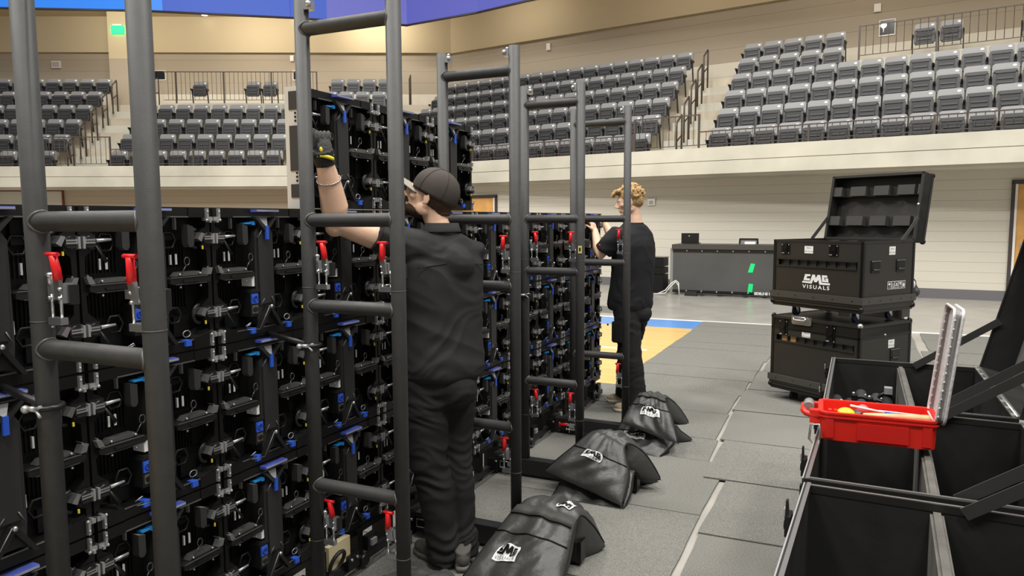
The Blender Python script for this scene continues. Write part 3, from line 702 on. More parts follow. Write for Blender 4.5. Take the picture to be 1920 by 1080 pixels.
# ground track carrying the wall
base = thing('wall_base_track', 'black riser track on the floor under the LED wall', 'track', (0, Y0-1, 0))
MB().box(-.085, -.01, 0, 6.0, .012, .02).build('sole_plate', M_BUMP, base)
for k in range(24):
    y = .02+k*.25; MB().box(-.08, .02, y, y+.04, .02, .19).build('upright', M_PLB, base)
MB().box(-.08, .0, 0, 6.0, .165, .193).build('top_channel', M_PLA, base)
MB().box(-.005, .025, 0, 6.0, .03, .07).build('front_rail', M_PLC, base)
MB().box(.025, .05, 0, 6.0, .007, .014).build('floor_strip', mat('strip_grey', (.12, .12, .11), .5, .3), base)
for k in range(12):
    y = .2+k*.5
    m = MB(); m.box(.0, .05, y-.04, y+.04, .05, .12); m.cyl((.03, y+.08, .06), (.06, y+.08, .06), .028, n=12); m.box(.01, .04, y+.12, y+.2, .08, .15); m.build('levelling_unit', M_PLA, base)
    m = MB(); m.cyl((.051, y-.02, .1), (.057, y-.02, .1), .007, n=8); m.cyl((.051, y+.02, .1), (.057, y+.02, .1), .007, n=8); m.box(.04, .052, y+.14, y+.18, .1, .13); m.build('bolt', M_LOCK, base)
# yellowish cloth strap stuffed in the base by the tall frame
t = thing('webbing_roll', 'pale webbing hoop tucked in the wall base beside the tall frame', 'strap', (.055, 2.5, .14))
MB().tube([(.02*math.sin(a*PI/8), .045*math.cos(a*PI/8), .05*math.sin(a*PI/8)) for a in range(16)], .009, 6, closed=True).build('rubber_hoop', M_RUB, t)
MB().box(-.05, -.02, -.03, .12, -.04, .07).build('cloth', mat('cream_cloth', (.55, .47, .28), .8), t)

# ------------------------------------------------------------------ ladder frames
def toggle_clamp(parent, p, flip=1, rotx=0, rotm=None):
    """silver toggle clamp with a red handle; p is the lower hinge point, handle points up"""
    M = Matrix.Translation(p) @ (rotm or Matrix.Identity(4)) @ Matrix.Diagonal((flip*1.15, 1.1, .9, 1))
    m = MB(); m.box(-.022, .012, -.012, .004, .055, .098, M); m.box(-.028, -.018, -.02, .008, .05, .1, M); m.box(.006, .014, -.02, .01, .045, .1, M)
    m.cyl((-.024, -.016, .095), (-.024, -.016, .12), .006, n=8, M=M); m.ball((-.024, -.016, .122), .009, 8, 5, M); m.box(-.05, -.01, -.01, .0, .098, .104, M)
    for q in ((-.02, .06), (.012, .06), (.014, .085)): m.ball((q[0], -.021, q[1]), .006, 6, 4, M)
    body = m.build('toggle_clamp', M_SIL, parent)
    m = MB(); m.cyl((-.018, -.018, 0), (-.018, -.018, .07), .0035, n=6, M=M); m.cyl((.012, -.018, 0), (.012, -.018, .07), .0035, n=6, M=M)
    m.box(-.024, .018, -.026, -.008, -.014, .006, M); m.ball((-.018, -.02, -.02), .005, 6, 4, M); m.build('hook_bolt', M_SIL, body)
    m = MB(); m.add([(-.004, -.022, .06), (.014, -.022, .06), (.018, -.026, .115), (.0, -.026, .115), (-.004, -.014, .06), (.014, -.014, .06), (.018, -.016, .115), (.0, -.016, .115)],
        [(0, 1, 2, 3), (7, 6, 5, 4), (0, 4, 5, 1), (1, 5, 6, 2), (2, 6, 7, 3), (3, 7, 4, 0)], M=M); m.build('lever_plate', M_SIL, body)
    m = MB(); m.tube([(.01, -.021, .11), (.008, -.022, .14), (.005, -.026, .178)], [.010, .0095, .0085], 8, M); m.tube([(-.014, -.026, .181), (.022, -.026, .181)], .006, 8, M); m.build('red_handle', M_RED, body)
    m = MB(); m.box(-.055, .02, .0, .02, .04, .095, M); m.build('mount_block', M_BEAM, body)
R_T = .0268
def ladder(Y, xi, xo, name, label, zt=2.445, arm=False):
    r = thing(name, label, 'frame', (0, Y, 0), 0, 'black tube ladder frames')
    for x in (xi, xo):
        m = MB(); m.cyl((x, 0, .131), (x, 0, zt), R_T, n=28); po = m.build('post', M_TUBE, r)
        for z in (1.395, .415):
            MB().tube([(x+(R_T+.0003)*math.cos(a*PI/12), (R_T+.0003)*math.sin(a*PI/12), z) for a in range(24)], .0012, 5, closed=True).build('joint_ring', M_WELD, po)
        s = 1 if x == xi else -1
        m = MB(); m.box(min(x+s*.024, x+s*.05), max(x+s*.024, x+s*.05), -.014, .014, zt-.045, zt-.012); m.ball((x+s*.045, -.016, zt-.028), .012, 8, 5); m.ball((x+s*.036, .0, zt-.01), .009, 6, 4); m.build('top_bracket', M_SIL, po)
    for z in (.635, 1.325, 1.645, 2.335):
        rg = MB().cyl((xi, 0, z), (xo, 0, z), R_T*.93, n=26, caps=False).build('rung', M_TUBE, r)
        m = MB()
        for x, s in ((xi, 1), (xo, -1)):
            pts = []
            for a in range(24):
                t = 2*PI*a/24; yy = R_T*.96*math.cos(t); zz = R_T*.96*math.sin(t)
                xx = math.sqrt(max(R_T*R_T*1.02-yy*yy, 0)); w = .001*math.sin(a*5.3)
                pts.append((x+s*(xx+w), yy*1.03, z+zz*1.03))
            m.tube(pts, .0038, 6, closed=True)
        m.build('weld', M_WELD, rg)
    for x, s in ((xi, -1), (xo, 1)):
        for z in (1.402, .417):
            toggle_clamp(r, (x+(R_T+.040) if s < 0 else x-(R_T+.024), .018, z), 1 if s < 0 else -1)
    if arm:
        m = MB(); z = 1.175
        m.cyl((-.05, .02, z+.035), (xi-.02, .0, z), .011, n=8); m.tube([(xi+(R_T+.006)*math.cos(a*PI/8), (R_T+.006)*math.sin(a*PI/8), z) for a in range(16)], .008, 6, closed=True)
        a_ = m.build('tie_arm', M_PLC, r)
        m = MB(); m.cyl((xi-.03, -.04, z), (xi+.02, -.045, z+.004), .007, n=8); m.tube([(xi+.02, -.045, z+.004), (xi+.05, -.05, z+.015)], .004, 6); m.tube([(xi+.02, -.045, z+.004), (xi+.045, -.05, z-.012)], .004, 6); m.ball((xi-.02, -.045, z), .011, 8, 5); m.build('wing_bolt', M_LOCK, a_)
    return r
LN = [(1.17, .219, .622, 'nearest ladder frame of black tube at far left, two rungs in view'), (2.17, .229, .624, 'tall black ladder frame left of the man in the cap'),
      (3.17, .237, .622, 'black ladder frame just right of the man in the cap'), (4.17, .234, .597, 'second farthest black ladder frame, with a yellow tag on its post'), (5.17, .19, .6, 'farthest black ladder frame, in front of the blond man')]
for i, (Y, a, b, lb) in enumerate(LN):
    L_ = ladder(Y, a, b, 'ladder_frame', lb, arm=i in (0, 1, 3))
    if i == 3:
        m = MB(); m.box(b-.004, b+.018, -R_T-.0015, -R_T+.004, 1.44, 1.485); tg = m.build('yellow_tag', mat('tag_yellow', (.72, .62, .2), .5), L_)
        MB().box(b+.002, b+.012, -R_T-.0022, -R_T-.0015, 1.452, 1.474).build('tag_print', M_PLB, tg)
    # floor beam of this frame
    bm_ = thing('base_beam', 'black floor beam under '+['the nearest frame', 'the tall frame', 'the frame beside the man in the cap', 'the second farthest frame', 'the farthest frame'][i], 'beam', (0, Y, 0), 0, 'floor beams')
    me = MB().box(.055, .965, -.033, .033, .03, .13).mesh('beam_tube'); bevel_mesh(me, .003); obj('beam_tube', me, M_BEAM, bm_)
    MB().box(.03, .055, -.05, .05, .02, .15).build('end_plate', M_PLC, bm_)
    for x in (.12, .9): MB().cyl((x, 0, .0105), (x, 0, .03), .028, n=16).build('foot', M_RUB, bm_)
    MB().box(.95, .97, -.034, .034, .03, .131).build('end_cap', M_PLA, bm_)
    toggle_clamp(bm_, (.27, -.04, .082), 1, rotm=Matrix.Rotation(-PI/2, 4, 'Y') @ Matrix.Rotation(0, 4, 'Z')) if i in (4,) else None
    if i in (2, 3):
        m = MB(); m.box(.07, .17, -.042, -.034, .05, .115); cb = m.build('clamp_plate', M_PLB, bm_)
        m = MB(); m.tube([(.075, -.046, .06), (.15, -.046, .06), (.15, -.046, .1), (.075, -.046, .1)], .004, 6, closed=True); m.box(.13, .17, -.055, -.043, .075, .105); m.ball((.16, -.058, .09), .01, 8, 5); m.build('clamp_loop', M_SIL, cb)
# ================================================================== FLIGHT CASES
CX, CY, CA = 1.456, 6.929, math.radians(-34.6)
LX, LY = .866, .694
def case_body(name, label, z0, z1, lid_closed, slot):
    """local: x along the front, y to the back, z up from the floor"""
    r = thing(name, label, 'flight case', (CX, CY, z0), CA, 'stacked black flight cases'); h = z1-z0; t = .012
    # walls
    m = MB()
    if slot:   # front panel with a long slot window
        zs0, zs1 = h-.215, h-.165
        m.box(0, LX, 0, t, .1, zs0); m.box(0, LX, 0, t, zs1, h); m.box(0, .05, 0, t, zs0, zs1); m.box(LX-.05, LX, 0, t, zs0, zs1)
    m.build('front_panel', M_CASE, r)
    MB().box(LX-t, LX, t, LY, .1, h).build('side_panel', M_CASE, r)
    MB().box(0, t, t, LY, .1, h).build('side_panel', M_CASE, r)
    MB().box(t, LX-t, LY-t, LY, .1, h).build('rear_panel', M_CASE, r)
    MB().box(t, LX-t, t, LY-t, .1, .115).build('bottom_panel', M_LINER, r)
    # foam dividers and stored boards seen through the slot and the open top
    for k in range(9):
        x = .06+k*.092
        MB().box(x, x+.03, .03, LY-.03, .13, h-.012-(.0 if k % 2 else .01)).build('foam_divider', M_FOAM, r)
        if k < 8: MB().box(x+.034, x+.088, .02, LY-.06, .14, h-(.13 if lid_closed else .09)+.02*(k % 3)).build('stored_board', mat('board_grey', (.03, .03, .029), .5) if k > (1 if lid_closed else -1) else mat('plywood_edge', (.5, .31, .13), .6), r)
    # lip rails of the slot
    if slot:
        m = MB(); m.box(.03, LX-.05, -.008, .0, zs1, zs1+.008); m.box(.03, LX-.05, -.01, 0, zs0-.012, zs0); m.build('slot_rail', M_CEDG, r)
    # edge extrusions
    m = MB(); w = .022
    for x in (0, LX):
        for y in (0, LY):
            a = x-.004 if x == 0 else x-w; b = w if x == 0 else x+.004; c = y-.004 if y == 0 else y-w; d = w if y == 0 else y+.004
            MB().box(a, b, c, d, .1, h).build('corner_extrusion', M_CMET, r)
    zt = h-.1 if lid_closed else h
    for a in ([(-.004, LX+.004, -.004, .018), (-.004, LX+.004, LY-.018, LY+.004), (-.004, .018, 0, LY), (LX-.018, LX+.004, 0, LY)]):
        MB().box(a[0], a[1], a[2], a[3], zt-.012, zt+.006).build('rim_extrusion', M_CEDG if not lid_closed else M_CMET, r)
    if lid_closed:
        MB().box(0, LX, 0, LY, h-.09, h).build('lid_panel', M_CASE, r)
        for a in ([(-.006, LX+.006, -.006, .022), (-.006, LX+.006, LY-.022, LY+.006), (-.006, .022, .022, LY-.022), (LX-.022, LX+.006, .022, LY-.022)]):
            MB().box(a[0], a[1], a[2], a[3], h-.018, h+.004).build('lid_extrusion', M_CEDG, r)
        for x in (0.01, LX-.01):
            for y in (.01, LY-.01): MB().ball((x, y, h), .022, 10, 6).build('corner_ball', M_LOCK if (x > .5 and y < .1) else M_CMET, r)
    # bumper skirt and base
    for a, nm in (((-.02, LX+.02, -.02, -.0), 'bumper'), ((LX, LX+.02, 0, LY+.02), 'bumper'), ((-.02, 0, 0, LY+.02), 'bumper'), ((0, LX, LY, LY+.02), 'bumper')):
        bp_ = MB().box(*a, .075, .13).build(nm, M_BUMP, r)
        m = MB()
        for k in range(5):
            f = (k+.5)/5
            if a[1]-a[0] > a[3]-a[2]: m.cyl((a[0]+(a[1]-a[0])*f, a[2]-.003, .1), (a[0]+(a[1]-a[0])*f, a[2], .1), .005, n=8)
            else: m.cyl((a[1], a[2]+(a[3]-a[2])*f, .1), (a[1]+.003, a[2]+(a[3]-a[2])*f, .1), .005, n=8)
        m.build('rivets', M_CMET, bp_)
    m = MB(); m.box(-.01, LX+.01, -.01, LY+.01, .03, .075); m.box(.0, LX, .0, LY, .0, .03); bs = m.build('base_tray', M_CASE, r)
    for z in (.02, .05): MB().box(-.012, LX+.012, -.012, -.008, z-.002, z+.003).build('tray_rib', M_CMET, bs)
    for x in (0.0, LX):
        for y in (0.0, LY): MB().ball((x, y, .035), .024, 10, 6).build('corner_ball', M_CMET, r)
    # butterfly latches
    for x in (.125, .60):
        z = h-.075 if not lid_closed else h-.1
        hh = .045 if not lid_closed else .07
        m = MB(); m.box(x-.042, x+.042, -.006, 0, z-hh, z+hh); la = m.build('latch', M_CMET, r)
        m = MB(); m.box(x-.022, x+.022, -.014, -.006, z-hh*.75, z+hh*.8); m.cyl((x, -.014, z), (x, -.02, z), .014, n=12); m.box(x-.018, x+.018, -.022, -.018, z-.004, z+.004); m.box(x-.02, x+.02, -.012, .0, z+hh*.8, z+hh*1.1); m.build('latch_cam', M_CMET, la)
        for q in (-1, 1):
            for s in (-1, 1): MB().ball((x+q*.034, -.007, z+s*hh*.8), .0045, 6, 4).build('rivet', M_LOCK, la)
        MB().box(x-.03, x-.006, -.016, -.014, z-hh*.85, z-hh*.7).build('latch_glint', M_LOCK, la)
    # recessed handles on the right side
    for y in ((.16, .5) if not lid_closed else (.47,)):
        z = h-.2 if not lid_closed else h-.27
        m = MB(); m.box(LX-.002, LX+.006, y-.058, y+.058, z-.05, z+.05); hd = m.build('handle', M_CMET, r)
        MB().box(LX+.005, LX+.0075, y-.04, y+.04, z-.03, z+.032).build('handle_recess', M_BLKG, hd)
        MB().cyl((LX+.014, y-.04, z-.026), (LX+.014, y+.04, z-.026), .006, n=8).build('handle_bar', M_BUMP, hd)
        m = MB()
        for q in range(6): m.ball((LX+.007, y-.05+.02*q, z+.044), .0035, 6, 4)
        m.build('rivets', M_LOCK, hd)
    # paper labels
    def paper(fn, w, hh):
        vs, fs = [(-w/2, -hh/2), (w/2, -hh/2), (w/2, hh/2), (-w/2, hh/2)], [[0, 1, 2, 3]]
        p = flat_obj('paper_label', vs, fs, lambda x, y: fn(x, y, 0), M_WHT, r)
        a, b = text_polys('MD-4', .022); c, d = text_polys('LED Screen', .019)
        n = len(a); a = [(x, y+.014) for x, y in a]+[(x, y-.014) for x, y in c]; b = b+[[i+n for i in q] for q in d]
        flat_obj('label_print', a, b, lambda x, y: fn(x, y, .0008), mat('grey_print', (.2, .2, .2), .7), p)
    zl = h-.075 if not lid_closed else h-.135
    paper(lambda x, y, e: (.36+x, -.0015-e, zl+y), .085, .062)
    zl2 = h-.075 if not lid_closed else h-.175
    paper(lambda x, y, e: (LX+.0015+e, .42+x if lid_closed else .38+x, zl2+y), .085, .068)
    if slot and not lid_closed:
        k = .27; vs, fs = LOGO
        flat_obj('logo', vs, fs, lambda x, y: (.44+x*k, -.0015, .235+y*k*.78), M_WHT, r)
        # five shipping pictograms
        for i in range(5):
            y0 = .335+i*.05; zc = .215; w, hh = .045, .064
            fr = MB().box(LX, LX+.0012, y0, y0+w, zc-hh/2, zc+hh/2).build('pictogram', M_WHT, r)
            MB().box(LX+.0012, LX+.0018, y0+.004, y0+w-.004, zc-hh/2+.004, zc+hh/2-.004).build('pictogram_ground', M_PLB, fr)
            yc = y0+w/2; X = LX+.0018
            polys = {0: [[(-.014, .004), (-.008, .018), (0, .022), (.008, .018), (.014, .004)], [(-.0015, -.022), (.0015, -.022), (.0015, .004), (-.0015, .004)], [(-.006, -.022), (.0015, -.022), (.0015, -.018), (-.006, -.018)]],
                     1: [[(-.011, -.018), (-.006, -.018), (-.006, .018), (-.011, .018)], [(.006, -.018), (.011, -.018), (.011, .018), (.006, .018)], [(-.014, -.024), (.014, -.024), (.014, -.021), (-.014, -.021)]],
                     2: [[(-.008, .002), (.008, .002), (.004, .02), (-.004, .02)], [(-.013, -.008), (.013, -.008), (.013, -.001), (-.013, -.001)], [(-.013, -.022), (.013, -.022), (.013, -.018), (-.013, -.018)]],
                     3: [[(-.011, .022), (-.008, .004), (0, -.002), (.008, .004), (.011, .022)], [(-.0015, -.018), (.0015, -.018), (.0015, 0), (-.0015, 0)], [(-.008, -.022), (.008, -.022), (.008, -.018), (-.008, -.018)]],
                     4: [[(-.01, -.02), (.01, -.02), (.013, .0), (.006, .012), (-.006, .012), (-.013, .0)], [(-.003, .012), (.003, .012), (.003, .022), (-.003, .022)]]}[i]
            m = MB()
            for pg in polys: m.prism([(yc+a, zc+b) for a, b in pg], X, X+.0006, 'x')
            m.build('pictogram_mark', M_WHT, fr)
    # casters
    for x in (.14, LX-.14):
        for y in (.12, LY-.12):
            cs = MB().box(x-.04, x+.04, y-.04, y+.04, -.006, .0).build('caster', M_SIL, r)
            m = MB(); m.prism([(y-.02, 0), (y+.025, 0), (y+.035, -.055), (y+.01, -.055)], x-.02, x-.017, 'x'); m.prism([(y-.02, 0), (y+.025, 0), (y+.035, -.055), (y+.01, -.055)], x+.017, x+.02, 'x'); m.cyl((x-.024, y+.022, -.056), (x+.024, y+.022, -.056), .008, n=8); m.build('fork', M_SIL if not lid_closed else M_CMET, cs)
            hw = .1125 if lid_closed else .0945
            MB().cyl((x-.014, y+.022, -hw+.042), (x+.014, y+.022, -hw+.042), .042, n=20).build('wheel', M_RUB if lid_closed else mat('wheel_blue', (.008, .016, .075), .5), cs)
    return r
low = case_body('flight_case', 'closed lower flight case of the stack, slot window showing plywood', .118, .775, True, True)
upc = case_body('flight_case', 'open upper flight case of the stack with its lid raised', .873, 1.449, False, True)
# hasp plate hooked on the lower case lid, white dot
m = MB(); m.prism([(.215, -.06), (.228, -.072), (.4, -.072), (.415, -.06), (.415, .0), (.215, .0)], -.012, -.006, 'y', Matrix.Translation((0, 0, .675))); hp = m.build('lid_handle_plate', M_SIL, low)
MB().tube([(.25, -.03, .66), (.26, -.04, .645), (.36, -.04, .645), (.375, -.03, .66), (.36, -.025, .672), (.26, -.025, .672)], .007, 8, closed=True).build('lid_handle_bail', M_SIL, hp)
MB().cyl((LX+.0, .33, .56), (LX+.004, .33, .56), .012, n=14).build('white_dot', M_WHT, low)
MB().box(.45, .56, .3, .32, .676, .71).build('paper_slip', M_WHT, low)
# raised lid of the upper case (a part)
th = math.radians(10); LH, LD = .585, .13
LM = Matrix.Translation((0, LY, 1.449-.873)) @ Matrix.Rotation(-th, 4, 'X')   # x right, z up the lid, +y away
lid = MB().box(0, LX, LD-.012, LD, 0, LH, LM).build('lid', M_CASE, upc)
for a in ((0, .012, 0, LD-.012, 0, LH), (LX-.012, LX, 0, LD-.012, 0, LH), (.012, LX-.012, 0, LD-.012, LH-.012, LH), (.012, LX-.012, 0, LD-.012, 0, .012)):
    MB().box(*a, LM).build('lid_wall', M_LINER, lid)
for a in ((-.004, .02, -.008, .0, 0, LH), (LX-.02, LX+.004, -.008, .0, 0, LH), (0, LX, -.008, 0, LH-.018, LH+.004), (0, LX, -.008, 0, -.004, .016), (LX-.002, LX+.006, LD-.02, LD+.005, 0, LH), (0, LX, LD-.02, LD+.005, LH-.002, LH+.006)):
    MB().box(*a, LM).build('lid_edge', M_CEDG, lid)
for x, z in ((LX-.01, LH-.01), (LX-.01, .01)): MB().ball((LM @ Vector((x, LD, z)))[:], .024, 10, 6).build('corner_ball', M_CMET, lid)
MB().ball((LM @ Vector((LX-.01, -.012, .31)))[:], .009, 8, 5).build('rivet', M_WHT, lid)
for z in (.40, .13):
    MB().box(.012, LX-.012, .06, .075, z, z+.085, LM).build('foam_rail', M_LINER, lid)
    xs = [(.0125, .1), (.19, .34), (.42, .56), (.64, .79), (.82, LX-.0125)] if z > .3 else [(.0125, .12), (.19, .35), (.42, .57), (.64, .79), (.82, LX-.0125)]
    for x0, x1 in xs:
        MB().box(x0, x1, .01, .06, z+.0, z+.085, LM).build('foam_block', M_FOAM, lid)
for x, in ((.0,), (LX,)):
    a = Vector((x, LY-.19, .576)); b = LM @ Vector((x, -.0, .2))
    m = MB(); d = (b-a); n = Vector((0, -d.z, d.y)).normalized()*.018
    m.add([a-n, a+n, b+n, b-n, a-n+Vector((.004, 0, 0)), a+n+Vector((.004, 0, 0)), b+n+Vector((.004, 0, 0)), b-n+Vector((.004, 0, 0))], [(0, 1, 2, 3), (7, 6, 5, 4), (0, 4, 5, 1), (1, 5, 6, 2), (2, 6, 7, 3), (3, 7, 4, 0)])
    m.build('lid_stay', M_STRAP, lid)
# dark case and hanging bag behind the stack
q = thing('upright_case', 'narrow upright dark case edge standing behind the case stack', 'flight case', (2.44, 7.62, 0), math.radians(-34.6))
MB().box(-.3, .085, .0, .1, .1, .93).build('body', M_CASE, q)
for a in ((.08, .11, -.015, .11), (-.31, -.28, -.015, .11)): MB().box(*a, .1, .95).build('corner_extrusion', M_BUMP, q)
for z in (.1, .9): MB().box(-.3, .11, -.016, 0, z, z+.03).build('rim_extrusion', M_CMET, q)
for z in (.3, .42, .54, .66): MB().box(.11, .114, .02, .07, z, z+.07).build('white_stencil', M_WPL, q)
for x in (-.22, .02): MB().cyl((x-.015, .05, .05), (x+.015, .05, .05), .05, n=16).build('wheel', M_RUB, q)
q = thing('cloth_bag', 'small dark cloth bag with white print hanging behind the cases', 'bag', (2.565, 7.56, .93))
m = MB(); m.ball((0, 0, .09), (.07, .05, .09), 16, 10); m.ball((.05, 0, .04), (.05, .04, .05), 12, 8); m.tube([(-.02, 0, .16), (0, 0, .22), (.02, 0, .17)], .008, 6)
obj('bag_cloth', remeshed(m, 'bag_cloth', .008, 3, .5, lambda c, n: .006*noise.noise(c*30)), M_BAG, q)
MB().ball((.035, -.04, .11), (.02, .012, .035), 10, 8).build('white_print', M_WHT, q)

# ------------------------------------------------------------------ sandbags
def catmull(P, t):
    n = len(P)-1; x = t*n; i = min(int(x), n-1); f = x-i
    p0, p1, p2, p3 = P[max(i-1, 0)], P[i], P[i+1], P[min(i+2, n)]
    return .5*((2*p1)+(p2-p0)*f+(2*p0-5*p1+4*p2-p3)*f*f+(3*p1-p0-3*p2+p3)*f**3)
def sandbag(label, L, R, T, seed, logo=None, strap=True, lobe=2, logo2=None, wr=.019, floorz=.012):
    L = [Vector(p) for p in L]; R = [Vector(p) for p in R]
    root = thing('sandbag', label, 'sandbag', (0, 0, 0), 0, 'black sandbags on the floor beams')
    c = sum(L+R, Vector())/(2*len(L)); root.location = (c.x, c.y, 0); off = Vector((c.x, c.y, 0))
    def S(u, v, side):
        a = catmull(L, v); b = catmull(R, v); p = a.lerp(b, u)
        e = .01; dv = catmull(L, min(v+e, 1)).lerp(catmull(R, min(v+e, 1)), u)-catmull(L, max(v-e, 0)).lerp(catmull(R, max(v-e, 0)), u)
        n = (b-a).cross(dv).normalized()
        if n.z < 0 and abs(n.z) > .05: pass
        prof = (1-abs(2*u-1)**3)**.55*(abs(math.sin(lobe*PI*v)) if lobe == 2 else math.sin(PI*v))**.45*(1+.25*max(0, v-.5))
        if lobe == 2: prof = max(prof, .22*(1-abs(2*u-1)**2.6)**.6*(1 if .3 < v < .7 else 0))
        w = noise.noise(Vector((u*3.2+seed, v*4.5, seed)))*wr*1.4+noise.noise(Vector((u*9+seed, v*5, seed*2)))*wr*.8
        w += wr*.9*math.sin(22*(u+.25*math.sin(v*9+seed))+seed)*prof*.35
        w *= min(1, 4*u, 4*(1-u)) if True else 1
        q = p+n*(T*prof*(.72 if side > 0 else -(.3+1.5*max(0, min(1, (v-.5)*6))))+(w*(.3+prof) if side > 0 else 0))-off
        q.z = max(q.z, floorz+.002*(side > 0)); return q
    N, Mv = 30, 44; m = MB()
    for sd in (1, -1):
        vs = [S(i/N, j/Mv, sd) for j in range(Mv+1) for i in range(N+1)]
        fs = [(j*(N+1)+i, j*(N+1)+i+1, (j+1)*(N+1)+i+1, (j+1)*(N+1)+i) for j in range(Mv) for i in range(N)]
        m.add(vs, fs, True)
    m.build('bag_body', M_BAG, root)
    # piping line and strap
    v0 = .3
    m = MB(); m.tube([S(i/24, v0+.0*i, 1)+Vector((0, 0, .003)) for i in range(1, 24)], .0035, 5); m.build('seam_piping', M_PLB, root)
    for ul in (0.012, .988):
        MB().tube([S(ul, v/30, 1) for v in range(1, 30)], .003, 5).build('edge_piping', M_PLB, root)
    if strap:
        m = MB(); rows = []
        for i in range(21):
            u = .04+.92*i/20; rows.append([S(u, .40, 1)+Vector((0, -.004, .012)), S(u, .455, 1)+Vector((0, -.002, .012)), S(u, .455, 1)+Vector((0, 0, .008)), S(u, .40, 1)+Vector((0, 0, .006))])
        vs = [p for r_ in rows for p in r_]; fs = []
        for i in range(20):
            for k in range(4): fs.append((i*4+k, i*4+(k+1) % 4, i*4+4+(k+1) % 4, i*4+4+k))
        m.add(vs, fs, True); m.build('strap', M_STRAP, root)
    def put_logo(u0, v0, w, h, flip=1, sgn=1):
        def fn(e):
            def g(x, y):
                q = S(min(max(u0+flip*x*w, 0), 1), min(max(v0+flip*y*h, 0), 1), 1)
                a = S(min(u0+flip*x*w+.02, 1), v0+flip*y*h, 1)-q; b = S(u0+flip*x*w, v0+flip*y*h+.02, 1)-q
                n = a.cross(b)*flip*flip; n = n.normalized() if n.length > 0 else Vector((0, 0, 1))
                if n.z < 0: n = -n
                return (q+n*e)
            return g
        # outline patch (white) as a fine grid
        gx, gy = 30, 22; vs = []; fs = []
        for j in range(gy+1):
            for i in range(gx+1):
                x = -.56+1.12*i/gx; y = -.36+.7*j/gy
                if y > .16: x *= 1-(y-.16)*.9
                vs.append((x, y))
        fs = [(j*(gx+1)+i, j*(gx+1)+i+1, (j+1)*(gx+1)+i+1, (j+1)*(gx+1)+i) for j in range(gy) for i in range(gx)]
        pt = flat_obj('logo_patch', vs, fs, fn(.005), M_WHT, root)
        vs2, fs2 = LOGO_SUB
        flat_obj('logo_lettering', vs2, fs2, fn(.0085), M_PLB, pt)
    if logo: put_logo(*logo)
    if logo2: put_logo(*logo2)
    return root
def subdivide_geo(vs, fs, n=2):
    bm = bmesh.new(); V = [bm.verts.new((x, y, 0)) for x, y in vs]
    for f_ in fs:
        try: bm.faces.new([V[i] for i in f_])
        except ValueError: pass
    bm.normal_update(); bmesh.ops.triangulate(bm, faces=bm.faces); bmesh.ops.subdivide_edges(bm, edges=bm.edges, cuts=n)
    bm.verts.index_update(); r = [(v.co.x, v.co.y) for v in bm.verts], [[v.index for v in f_.verts] for f_ in bm.faces]; bm.free(); return r
LOGO_SUB = subdivide_geo(*logo_geo(-.001, 1.35), 1)
sandbag('large near sandbag slumped over the beam, white logo on its front', [(.50, 2.80, .0), (.57, 2.98, .13), (.66, 3.14, .27), (.7, 3.27, .22), (.72, 3.4, .03)], [(1.0, 2.74, .0), (.985, 2.95, .12), (.965, 3.12, .25), (.985, 3.24, .17), (1.02, 3.36, .03)], .095, 1.3, logo=(.36, .19, .25, .115), logo2=(.7, .56, .25, .09, -1))
sandbag('lower middle sandbag lying flat under the upper one', [(.51, 3.88, .0), (.52, 4.03, .06), (.52, 4.15, .15), (.54, 4.28, .08), (.56, 4.42, .01)], [(.96, 3.90, .0), (.97, 4.02, .06), (.96, 4.13, .15), (.98, 4.26, .09), (1.04, 4.4, .01)], .036, 4.1, logo=(.45, .25, .3, .12), strap=False)
sandbag('upper middle sandbag draped over the beam with a drooping rear flap', [(.44, 3.97, .14), (.56, 4.06, .25), (.70, 4.17, .36), (.78, 4.28, .26), (.86, 4.4, .14)], [(.96, 3.88, .03), (.96, 4.02, .16), (.90, 4.13, .3), (.99, 4.2, .24), (1.09, 4.24, .08)], .07, 7.7, logo=(.42, .27, .27, .11), strap=False)
sandbag('lower far sandbag flattened beneath the farthest bag', [(.57, 4.93, .01), (.56, 5.06, .08), (.58, 5.17, .16), (.6, 5.3, .08), (.62, 5.42, .02)], [(.93, 4.86, .01), (1.0, 5.02, .07), (.98, 5.15, .16), (1.0, 5.26, .09), (1.07, 5.33, .02)], .05, 9.2, logo=(.35, .24, .32, .13), strap=False)
sandbag('upper far sandbag with an open handle loop, pale logo', [(.62, 4.98, .19), (.66, 5.07, .28), (.715, 5.16, .37), (.72, 5.27, .3), (.74, 5.36, .18)], [(1.05, 4.93, .10), (.98, 5.05, .24), (.9, 5.17, .35), (.97, 5.27, .27), (1.04, 5.34, .14)], .06, 12.5, logo=(.5, .24, .36, .15), strap=True)
sandbag('nearest sandbag, only its rear flap showing behind the tall frame foot', [(.36, 1.95, .02), (.40, 2.08, .16), (.46, 2.2, .27), (.5, 2.32, .24), (.52, 2.45, .12)], [(.9, 1.95, .02), (.88, 2.08, .16), (.84, 2.2, .27), (.78, 2.32, .25), (.74, 2.44, .14)], .055, 15.5, strap=True)

